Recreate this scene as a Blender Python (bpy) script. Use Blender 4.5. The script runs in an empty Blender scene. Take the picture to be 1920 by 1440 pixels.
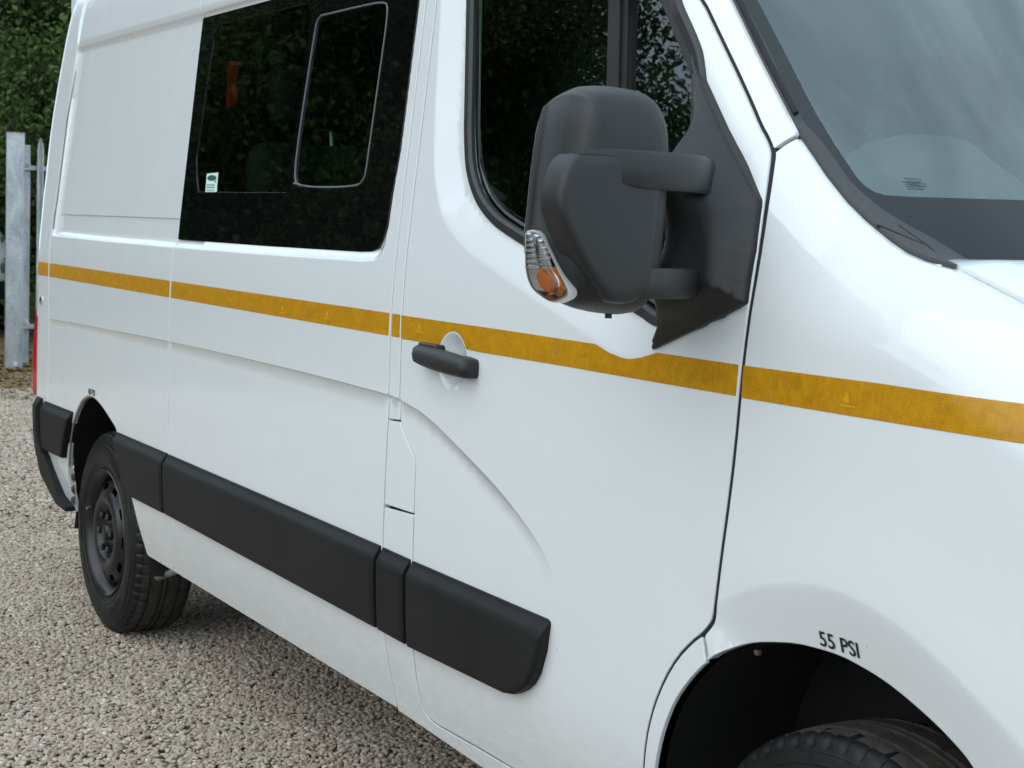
import bpy, bmesh, math, random
import numpy as np
from mathutils import Vector, Matrix
from mathutils.geometry import delaunay_2d_cdt
R=math.radians
scene=bpy.context.scene
COL=scene.collection
# ------------------------------------------------------------------ camera
cam_data=bpy.data.cameras.new('camera'); cam=bpy.data.objects.new('camera',cam_data); COL.objects.link(cam)
scene.camera=cam
cam_data.sensor_width=36.0; cam_data.lens=55.6501
cam_data.clip_start=.05; cam_data.clip_end=600
cam_data.dof.use_dof=True; cam_data.dof.focus_distance=3.1; cam_data.dof.aperture_fstop=16.0
cam.matrix_world=Matrix([[0.5170768, -0.1044121, 0.8495468, 0.0], [0.8550361, 0.0174326, -0.5182753, -1.5830507], [0.0393044, 0.9943813, 0.0982901, 1.4617712], [0.0, 0.0, 0.0, 1.0]])
# ------------------------------------------------------------------ world, sun, exposure
SUN_EL,SUN_AZ=R(36),R(172)      # azimuth clockwise from +Y
world=bpy.data.worlds.new('World'); scene.world=world; world.use_nodes=True
nt=world.node_tree; nt.nodes.clear()
def wn(t,**k):
    n=nt.nodes.new(t)
    for a,b in k.items(): setattr(n,a,b)
    return n
sky=wn('ShaderNodeTexSky',sky_type='NISHITA',sun_disc=False); sky.sun_elevation=SUN_EL; sky.sun_rotation=SUN_AZ
sky.air_density=1.0; sky.dust_density=2.5; sky.ozone_density=1.0
tc=wn('ShaderNodeTexCoord'); mp=wn('ShaderNodeMapping'); mp.inputs['Scale'].default_value=(1.0,1.0,2.2); mp.inputs['Location'].default_value=(.35,.2,.1)
nz=wn('ShaderNodeTexNoise'); nz.inputs['Scale'].default_value=2.6; nz.inputs['Detail'].default_value=7; nz.inputs['Roughness'].default_value=.52; nz.inputs['Distortion'].default_value=.5
cr=wn('ShaderNodeValToRGB')
cr.color_ramp.elements[0].position=.36; cr.color_ramp.elements[0].color=(4.0,5.3,6.4,1)
cr.color_ramp.elements[1].position=.64; cr.color_ramp.elements[1].color=(9.3,11.1,12.3,1)
mx=wn('ShaderNodeMix',data_type='RGBA'); mx.inputs[0].default_value=.90
bg=wn('ShaderNodeBackground'); bg.inputs['Strength'].default_value=.105
wo=wn('ShaderNodeOutputWorld')
L=nt.links.new
L(tc.outputs['Generated'],mp.inputs['Vector']); L(mp.outputs[0],nz.inputs['Vector']); L(nz.outputs['Fac'],cr.inputs[0])
L(sky.outputs[0],mx.inputs[6]); L(cr.outputs[0],mx.inputs[7]); L(mx.outputs[2],bg.inputs['Color']); L(bg.outputs[0],wo.inputs[0])
sd=bpy.data.lights.new('sun','SUN'); sd.energy=.7; sd.angle=R(70); sd.color=(1,.965,.92)
sun=bpy.data.objects.new('sun',sd); COL.objects.link(sun)
sdir=Vector((math.sin(SUN_AZ)*math.cos(SUN_EL),math.cos(SUN_AZ)*math.cos(SUN_EL),math.sin(SUN_EL)))
sun.rotation_euler=sdir.to_track_quat('Z','Y').to_euler()
vs=scene.view_settings; vs.view_transform='Standard'; vs.look='None'; vs.exposure=0.66; vs.gamma=1.0; vs.use_curve_mapping=False
scene.render.engine='CYCLES'; scene.cycles.use_denoising=True
scene.cycles.max_bounces=5; scene.cycles.diffuse_bounces=2; scene.cycles.use_adaptive_sampling=True; scene.cycles.adaptive_threshold=.03; scene.cycles.transparent_max_bounces=8; scene.cycles.glossy_bounces=3; scene.cycles.transmission_bounces=2
scene.cycles.caustics_reflective=False; scene.cycles.caustics_refractive=False
# ------------------------------------------------------------------ materials
MATS={}
class NT:
    def __init__(s,name):
        s.m=bpy.data.materials.new(name); s.m.use_nodes=True; s.t=s.m.node_tree; s.t.nodes.clear()
        s.out=s.n('ShaderNodeOutputMaterial')
    def n(s,t,ins=None,**k):
        n=s.t.nodes.new(t)
        for a,b in k.items(): setattr(n,a,b)
        for a,b in (ins or {}).items():
            if hasattr(b,'is_output') or isinstance(b,bpy.types.NodeSocket): s.t.links.new(b,n.inputs[a])
            else: n.inputs[a].default_value=b
        return n
    def done(s,sh): s.t.links.new(sh,s.out.inputs['Surface']); return s.m
    def ramp(s,f,stops):
        r=s.n('ShaderNodeValToRGB',{'Fac':f}); e=r.color_ramp.elements
        while len(e)<len(stops): e.new(.5)
        for i,(p,c) in enumerate(stops): e[i].position=p; e[i].color=(*c,1) if len(c)==3 else c
        return r.outputs[0]
    def mix(s,f,a,b,bt='MIX'):
        n=s.n('ShaderNodeMix',data_type='RGBA',blend_type=bt)
        for i,v in ((0,f),(6,a),(7,b)):
            if isinstance(v,bpy.types.NodeSocket): s.t.links.new(v,n.inputs[i])
            else: n.inputs[i].default_value=v if i==0 else ((*v,1) if len(v)==3 else v)
        return n.outputs[2]
    def math(s,op,a,b=0.,c=0.):
        n=s.n('ShaderNodeMath',operation=op)
        for i,v in enumerate((a,b,c)):
            if isinstance(v,bpy.types.NodeSocket): s.t.links.new(v,n.inputs[i])
            else: n.inputs[i].default_value=v
        return n.outputs[0]
    def noise(s,vec,scale,detail=4,rough=.5,dist=0):
        return s.n('ShaderNodeTexNoise',{'Vector':vec,'Scale':scale,'Detail':detail,'Roughness':rough,'Distortion':dist})
    def pos(s): return s.n('ShaderNodeNewGeometry').outputs['Position']
def mapped(T,v,scale):
    return T.n('ShaderNodeMapping',{'Vector':v,'Scale':scale}).outputs[0]
def plain(name,col,rough=.5,metal=0,coat=0,spec=.5,bump=0,bscale=300,var=0,vscale=8,emis=None):
    T=NT(name); p=T.pos(); b=col
    if var:
        n=T.noise(p,vscale,6,.6); b=T.ramp(n.outputs['Fac'],[(.3,tuple(c*(1-var) for c in col)),(.7,tuple(min(1,c*(1+var)) for c in col))])
    ins={'Base Color':b if isinstance(b,bpy.types.NodeSocket) else (*col,1),'Roughness':rough,'Metallic':metal,'Coat Weight':coat,'Coat Roughness':.03,'Specular IOR Level':spec}
    if bump:
        bn=T.n('ShaderNodeBump',{'Height':T.noise(p,bscale,3).outputs['Fac'],'Strength':bump,'Distance':.002}); ins['Normal']=bn.outputs[0]
    m=T.done(T.n('ShaderNodeBsdfPrincipled',ins).outputs[0]); MATS[name]=m; return m
def paint():
    T=NT('white_paint'); p=T.pos(); sx=T.n('ShaderNodeSeparateXYZ',{'Vector':p})
    # road film: streaky grime that sits on the lowest panels
    n1=T.noise(mapped(T,p,(18,18,60)),1.0,6,.65,.4).outputs['Fac']
    n2=T.noise(p,420,3,.7).outputs['Fac']
    low=T.n('ShaderNodeMapRange',{'Value':sx.outputs['Z'],'From Min':.62,'From Max':.36}).outputs[0]
    g=T.math('MULTIPLY',low,T.ramp(n1,[(.35,(0,0,0)),(.75,(1,1,1))]))
    g=T.math('MULTIPLY',g,.45)
    sp=T.math('MULTIPLY',T.ramp(n2,[(.72,(0,0,0)),(.80,(1,1,1))]),T.math('MULTIPLY_ADD',low,.25,.02))
    col=T.mix(g,(.69,.71,.718),(.40,.37,.33)); col=T.mix(sp,col,(.22,.19,.16))
    vc=T.n('ShaderNodeTexVoronoi',{'Vector':p,'Scale':13.0}); rc=T.n('ShaderNodeSeparateColor',{'Color':vc.outputs['Color']})
    chip=T.math('MULTIPLY',T.math('LESS_THAN',vc.outputs['Distance'],T.math('MULTIPLY_ADD',rc.outputs[1],.022,.008)),T.math('GREATER_THAN',rc.outputs[0],.80))
    col=T.mix(T.math('MULTIPLY',chip,.75),col,(.10,.085,.075))     # stone chips
    b=T.n('ShaderNodeBump',{'Height':T.noise(p,4.5,2).outputs['Fac'],'Strength':.10,'Distance':.03})
    rg=T.math('MULTIPLY_ADD',g,.9,.035)
    bs=T.n('ShaderNodeBsdfPrincipled',{'Base Color':col,'Roughness':.35,'Coat Weight':1.0,'Coat Roughness':rg,'Coat IOR':1.6,'Specular IOR Level':.3,'Coat Normal':b.outputs[0]})
    MATS['paint']=T.done(bs.outputs[0])
def glass(name,tint,ior=1.75,refl=(1,1,1),dust=0.):
    T=NT(name); p=T.pos()
    tr=T.n('ShaderNodeBsdfTransparent',{'Color':(*tint,1)})
    gl=T.n('ShaderNodeBsdfGlossy',{'Color':(*refl,1),'Roughness':.0})
    wv=T.n('ShaderNodeBump',{'Height':T.noise(p,3,1).outputs['Fac'],'Strength':.03,'Distance':.02}); T.t.links.new(wv.outputs[0],gl.inputs['Normal'])
    fr=T.n('ShaderNodeFresnel',{'IOR':ior})
    sh=T.n('ShaderNodeMixShader',{0:fr.outputs[0],1:tr.outputs[0],2:gl.outputs[0]})
    if dust:
        df=T.n('ShaderNodeBsdfDiffuse',{'Color':(.5,.52,.5,1)})
        f=T.math('MULTIPLY',T.ramp(T.noise(p,7,6,.6).outputs['Fac'],[(.35,(0,0,0)),(.8,(1,1,1))]),dust)
        sh=T.n('ShaderNodeMixShader',{0:f,1:sh.outputs[0],2:df.outputs[0]})
    MATS[name]=T.done(sh.outputs[0])
def stripe_mat():
    T=NT('amber_tape'); p=T.pos(); sx=T.n('ShaderNodeSeparateXYZ',{'Vector':p})
    v=T.n('ShaderNodeCombineXYZ',{'X':sx.outputs['X'],'Y':sx.outputs['Z'],'Z':0.0}).outputs[0]
    vo=T.n('ShaderNodeTexVoronoi',{'Vector':v,'Scale':330.0,'Randomness':.10},voronoi_dimensions='2D')
    dot=T.ramp(vo.outputs['Distance'],[(.18,(1,1,1)),(.46,(0,0,0))])
    big=T.noise(mapped(T,v,(1,1.6,1)),26,4,.6,.8).outputs['Fac']
    band=T.ramp(T.noise(mapped(T,v,(2.2,1,1)),34,3,.6,1.2).outputs['Fac'],[(.38,(0,0,0)),(.62,(1,1,1))])
    c=T.ramp(big,[(.30,(.44,.205,.001)),(.52,(.52,.247,.001)),(.75,(.60,.292,.0015))])
    c=T.mix(T.math('MULTIPLY',dot,T.math('MULTIPLY_ADD',band,.45,.22)),c,(.09,.045,.002))
    c=T.mix(T.math('MULTIPLY',T.ramp(T.noise(v,8,5,.7,1.).outputs['Fac'],[(.64,(0,0,0)),(.78,(1,1,1))]),.10),c,(.50,.36,.16))
    bs=T.n('ShaderNodeBsdfPrincipled',{'Base Color':c,'Roughness':.38,'Coat Weight':.25,'Coat Roughness':.15,'Specular IOR Level':.25})
    MATS['tape']=T.done(bs.outputs[0])
def galv():
    T=NT('galvanised_steel'); p=T.pos()
    n=T.noise(mapped(T,p,(1,1,.35)),9,6,.65,.6).outputs['Fac']; v=T.n('ShaderNodeTexVoronoi',{'Vector':p,'Scale':55.0}).outputs['Color']
    c=T.ramp(n,[(.3,(.27,.30,.315)),(.5,(.40,.43,.44)),(.72,(.55,.56,.57))]); c=T.mix(.12,c,v,'OVERLAY')
    MATS['galv']=T.done(T.n('ShaderNodeBsdfPrincipled',{'Base Color':c,'Roughness':.5,'Metallic':.35}).outputs[0])
def stone():
    T=NT('gravel_stone'); p=T.n('ShaderNodeTexCoord').outputs['Object']; rnd=T.n('ShaderNodeObjectInfo').outputs['Random']
    c=T.ramp(rnd,[(0,(.36,.27,.205)),(.18,(.47,.38,.295)),(.36,(.44,.38,.32)),(.52,(.53,.435,.345)),(.68,(.49,.415,.345)),(.86,(.56,.485,.40)),(.965,(.72,.66,.58)),(.998,(.50,.35,.25))])
    gp=T.pos(); n=T.noise(gp,260,4,.6).outputs['Fac']; c=T.mix(.5,c,T.ramp(n,[(.25,(.6,.59,.58)),(.75,(1,1,1))]),'MULTIPLY')
    n2=T.noise(gp,1.6,3,.5).outputs['Fac']; c=T.mix(.6,c,T.ramp(n2,[(.3,(.72,.69,.66)),(.7,(1,1,1))]),'MULTIPLY')
    MATS['stone']=T.done(T.n('ShaderNodeBsdfPrincipled',{'Base Color':c,'Roughness':.85,'Specular IOR Level':.25}).outputs[0])
def ground_mat():
    T=NT('gravel_ground'); p=T.pos(); sx=T.n('ShaderNodeSeparateXYZ',{'Vector':p})
    v=T.n('ShaderNodeTexVoronoi',{'Vector':p,'Scale':52.0}); d=T.n('ShaderNodeTexVoronoi',{'Vector':p,'Scale':52.0},feature='DISTANCE_TO_EDGE')
    r=T.n('ShaderNodeSeparateColor',{'Color':v.outputs['Color']}).outputs[0]
    c=T.ramp(r,[(0,(.30,.24,.19)),(.3,(.46,.39,.32)),(.6,(.50,.44,.37)),(1,(.66,.58,.49))])
    c=T.mix(T.ramp(d.outputs['Distance'],[(.0,(1,1,1)),(.25,(0,0,0))]),c,(.12,.10,.08))
    n=T.noise(p,.9,5,.6).outputs['Fac']; c=T.mix(.6,c,T.ramp(n,[(.3,(.6,.57,.53)),(.7,(1,1,1))]),'MULTIPLY')
    # the yard gives way to earth and leaf litter along the fence
    far=T.n('ShaderNodeMapRange',{'Value':T.math('ADD',sx.outputs['X'],T.math('MULTIPLY',T.noise(p,1.1,5,.6).outputs['Fac'],3.0)),'From Min':-11.6,'From Max':-13.2}).outputs[0]
    e=T.ramp(T.noise(p,7,7,.7).outputs['Fac'],[(.3,(.07,.055,.04)),(.5,(.16,.12,.075)),(.68,(.30,.21,.10))])
    c=T.mix(far,c,e)
    b=T.n('ShaderNodeBump',{'Height':d.outputs['Distance'],'Strength':.8,'Distance':.02})
    MATS['ground']=T.done(T.n('ShaderNodeBsdfPrincipled',{'Base Color':c,'Roughness':.9,'Normal':b.outputs[0],'Specular IOR Level':.2}).outputs[0])
def leaf_mat(name,a,b):
    T=NT(name); g=T.n('ShaderNodeNewGeometry'); p=g.outputs['Position']
    r=g.outputs['Random Per Island']
    c=T.ramp(r,[(0,a),(.6,b),(1,tuple(min(1,x*1.5) for x in b))]); n=T.noise(p,.5,3).outputs['Fac']; c=T.mix(.5,c,T.ramp(n,[(.3,(.6,.62,.5)),(.7,(1,1,1))]),'MULTIPLY')
    bs=T.n('ShaderNodeBsdfPrincipled',{'Base Color':c,'Roughness':.55,'Specular IOR Level':.3})
    tl=T.n('ShaderNodeBsdfTranslucent',{'Color':c})
    MATS[name]=T.done(T.n('ShaderNodeMixShader',{0:.3,1:bs.outputs[0],2:tl.outputs[0]}).outputs[0])
def tyre_mat():
    T=NT('tyre_rubber'); p=T.pos(); n=T.noise(p,30,6,.7).outputs['Fac']
    c=T.ramp(n,[(.4,(.005,.005,.0054)),(.75,(.015,.0145,.0135))])
    MATS['tyre']=T.done(T.n('ShaderNodeBsdfPrincipled',{'Base Color':c,'Roughness':.48,'Specular IOR Level':.28}).outputs[0])
def tread_mat():
    T=NT('tyre_tread'); p=T.pos(); n=T.noise(p,22,6,.7).outputs['Fac']
    c=T.ramp(n,[(.3,(.012,.011,.010)),(.7,(.055,.047,.038))])
    MATS['tread']=T.done(T.n('ShaderNodeBsdfPrincipled',{'Base Color':c,'Roughness':.85}).outputs[0])
def trim_mat():
    T=NT('black_trim_plastic'); p=T.pos()
    n=T.noise(p,5,5,.65).outputs['Fac']; f=T.noise(p,900,2).outputs['Fac']
    sc=T.ramp(T.noise(mapped(T,p,(7,7,70)),1.0,7,.8).outputs['Fac'],[(.62,(0,0,0)),(.74,(1,1,1))])
    c=T.ramp(n,[(.3,(.006,.0062,.0064)),(.7,(.012,.0119,.0117))]); c=T.mix(T.math('MULTIPLY',sc,.25),c,(.12,.12,.12))
    b=T.n('ShaderNodeBump',{'Height':f,'Strength':.35,'Distance':.0012})
    MATS['trim']=T.done(T.n('ShaderNodeBsdfPrincipled',{'Base Color':c,'Roughness':.55,'Specular IOR Level':.26,'Normal':b.outputs[0]}).outputs[0])
paint(); stripe_mat(); galv(); stone(); ground_mat(); tyre_mat(); tread_mat(); trim_mat()
leaf_mat('leaf_dark',(.020,.040,.012),(.055,.095,.028)); leaf_mat('leaf_mid',(.030,.058,.014),(.085,.135,.034)); leaf_mat('leaf_shade',(.010,.022,.010),(.028,.050,.018))
glass('glass_privacy',(.52,.72,.62),1.85); glass('glass_door',(.50,.68,.60),1.95); glass('glass_screen',(.76,.93,.88),2.5,(.90,1,.99),dust=.012); glass('glass_clear',(.95,.96,.96),1.5)
plain('mirror_plastic',(.0125,.013,.0135),.44,bump=.3,bscale=1100,var=.12,vscale=6)
plain('seal',(.02,.02,.021),.42); plain('cowl',(.045,.043,.043),.62,bump=.25,bscale=900)
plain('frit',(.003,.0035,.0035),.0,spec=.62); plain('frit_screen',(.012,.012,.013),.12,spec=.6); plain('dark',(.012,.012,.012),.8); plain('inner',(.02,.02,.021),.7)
plain('steel_black',(.006,.006,.0065),.36,var=.2); plain('bare_metal',(.35,.34,.32),.4,metal=.8)
plain('dash',(.36,.37,.35),.55,bump=.2,bscale=500); plain('seat',(.022,.023,.026),.85,bump=.4,bscale=250); plain('headliner',(.20,.20,.19),.9)
plain('text_black',(.012,.012,.014),.4); plain('red_lens',(.38,.012,.014),.12,coat=.6); plain('silver',(.78,.79,.80),.16,metal=.85)
plain('orange_bulb',(.78,.20,.025),.22,coat=.5); plain('lens_grey',(.62,.62,.60),.28,coat=.5); plain('red_plastic',(.78,.035,.015),.4)
plain('bark',(.055,.042,.032),.9,bump=.8,bscale=18,var=.4,vscale=6); plain('rusty_steel',(.11,.085,.065),.7,var=.4,vscale=40); plain('liner',(.0045,.0042,.004),.85,bump=.5,bscale=60,var=.4,vscale=14)
plain('sticker_green',(.55,.75,.68),.5); plain('sticker_dark',(.02,.09,.06),.5); plain('amber_mark',(.62,.32,.003),.35)
plain('sealer',(.24,.22,.17),.6); plain('car_white',(.78,.79,.80),.3,coat=1.0); plain('chrome',(.75,.76,.78),.1,metal=1.0); plain('wheel_grey',(.4,.4,.42),.35,metal=.6)
plain('litter',(.20,.125,.045),.9,var=.5,vscale=20); plain('pale_grey',(.62,.63,.64),.4); plain('frame_grey',(.12,.125,.13),.35)
# ------------------------------------------------------------------ object helpers
def tag(o,label,cat=None,group=None,kind=None):
    if label: o['label']=label
    if cat: o['category']=cat
    if group: o['group']=group
    if kind: o['kind']=kind
    return o
def link(o,parent=None):
    COL.objects.link(o)
    if parent is not None: o.parent=parent
    return o
def empty(name,loc=(0,0,0),rz=0):
    o=bpy.data.objects.new(name,None); o.location=loc; o.rotation_euler=(0,0,rz); o.empty_display_size=.2
    return link(o)
def mesh_obj(name,V,F,mat,parent=None,smooth=True,normals=None,sharp=None):
    me=bpy.data.meshes.new(name); me.from_pydata([tuple(map(float,v)) for v in V],[],[tuple(map(int,f)) for f in F]); me.update()
    if smooth: me.polygons.foreach_set('use_smooth',[True]*len(me.polygons))
    if mat: me.materials.append(MATS[mat])
    if normals is not None: me.normals_split_custom_set_from_vertices([tuple(map(float,n)) for n in normals])
    elif sharp is not None and smooth: me.set_sharp_from_angle(angle=R(sharp))
    return link(bpy.data.objects.new(name,me),parent)
class MB:
    def __init__(s): s.V=[]; s.F=[]
    def add(s,V,F):
        o=len(s.V); s.V+= [tuple(v) for v in V]; s.F+=[tuple(i+o for i in f) for f in F]; return s
    def box(s,a,b,bev=0.,M=None):
        x0,y0,z0=a; x1,y1,z1=b; e=min(bev,.49*min(abs(x1-x0),abs(y1-y0),abs(z1-z0)))
        if e<=0:
            V=[(x,y,z) for z in (z0,z1) for y in (y0,y1) for x in (x0,x1)]
            F=[(0,2,3,1),(4,5,7,6),(0,1,5,4),(2,6,7,3),(0,4,6,2),(1,3,7,5)]
        else:
            bm=bmesh.new(); bmesh.ops.create_cube(bm,size=1)
            for v in bm.verts: v.co=Vector(((x0+x1)/2+v.co.x*(x1-x0),(y0+y1)/2+v.co.y*(y1-y0),(z0+z1)/2+v.co.z*(z1-z0)))
            bmesh.ops.bevel(bm,geom=bm.edges[:],offset=e,segments=3,affect='EDGES',profile=.5)
            bm.verts.index_update(); V=[v.co[:] for v in bm.verts]; F=[[v.index for v in f.verts] for f in bm.faces]; bm.free()
        if M is not None: V=[(M@Vector(v))[:] for v in V]
        return s.add(V,F)
    def tube(s,path,r,n=10,cap=True,sx=1.0):
        P=[Vector(p) for p in path]; rs=r if isinstance(r,(list,tuple)) else [r]*len(P)
        V=[];F=[]; up=None
        for i,p in enumerate(P):
            t=(P[min(i+1,len(P)-1)]-P[max(i-1,0)]).normalized()
            if up is None: up=t.orthogonal().normalized()
            u=(up-t*up.dot(t)).normalized(); up=u; w=t.cross(u)
            for k in range(n):
                a=2*math.pi*k/n; V.append((p+u*math.cos(a)*rs[i]+w*math.sin(a)*rs[i]*sx)[:])
        for i in range(len(P)-1):
            for k in range(n):
                F.append((i*n+k,i*n+(k+1)%n,(i+1)*n+(k+1)%n,(i+1)*n+k))
        if cap: F.append(tuple(range(n-1,-1,-1))); F.append(tuple((len(P)-1)*n+k for k in range(n)))
        return s.add(V,F)
    def rev(s,prof,n,M=None,skip=None,a0=0.):
        """revolve (axial,radius) profile round local Y"""
        V=[];F=[]
        for j,(a,r) in enumerate(prof):
            for k in range(n):
                t=a0+2*math.pi*k/n; V.append((r*math.cos(t),a,r*math.sin(t)))
        for j in range(len(prof)-1):
            for k in range(n):
                if skip and skip(j,k): continue
                F.append((j*n+k,j*n+(k+1)%n,(j+1)*n+(k+1)%n,(j+1)*n+k))
        if M is not None: V=[(M@Vector(v))[:] for v in V]
        return s.add(V,F)
    def loft(s,rings,cap=True,closed=True):
        n=len(rings[0]); V=[v for r in rings for v in r]; F=[]
        for i in range(len(rings)-1):
            for k in range(n if closed else n-1):
                F.append((i*n+k,i*n+(k+1)%n,(i+1)*n+(k+1)%n,(i+1)*n+k))
        if cap: F.append(tuple(range(n-1,-1,-1))); F.append(tuple((len(rings)-1)*n+k for k in range(n)))
        return s.add(V,F)
    def build(s,name,mat,parent=None,smooth=True,sharp=35):
        o=mesh_obj(name,s.V,s.F,mat,parent,smooth,None,None)
        bm=bmesh.new(); bm.from_mesh(o.data); bmesh.ops.recalc_face_normals(bm,faces=bm.faces[:]); bm.to_mesh(o.data); bm.free()
        if smooth: o.data.set_sharp_from_angle(angle=R(sharp))
        return o
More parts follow.
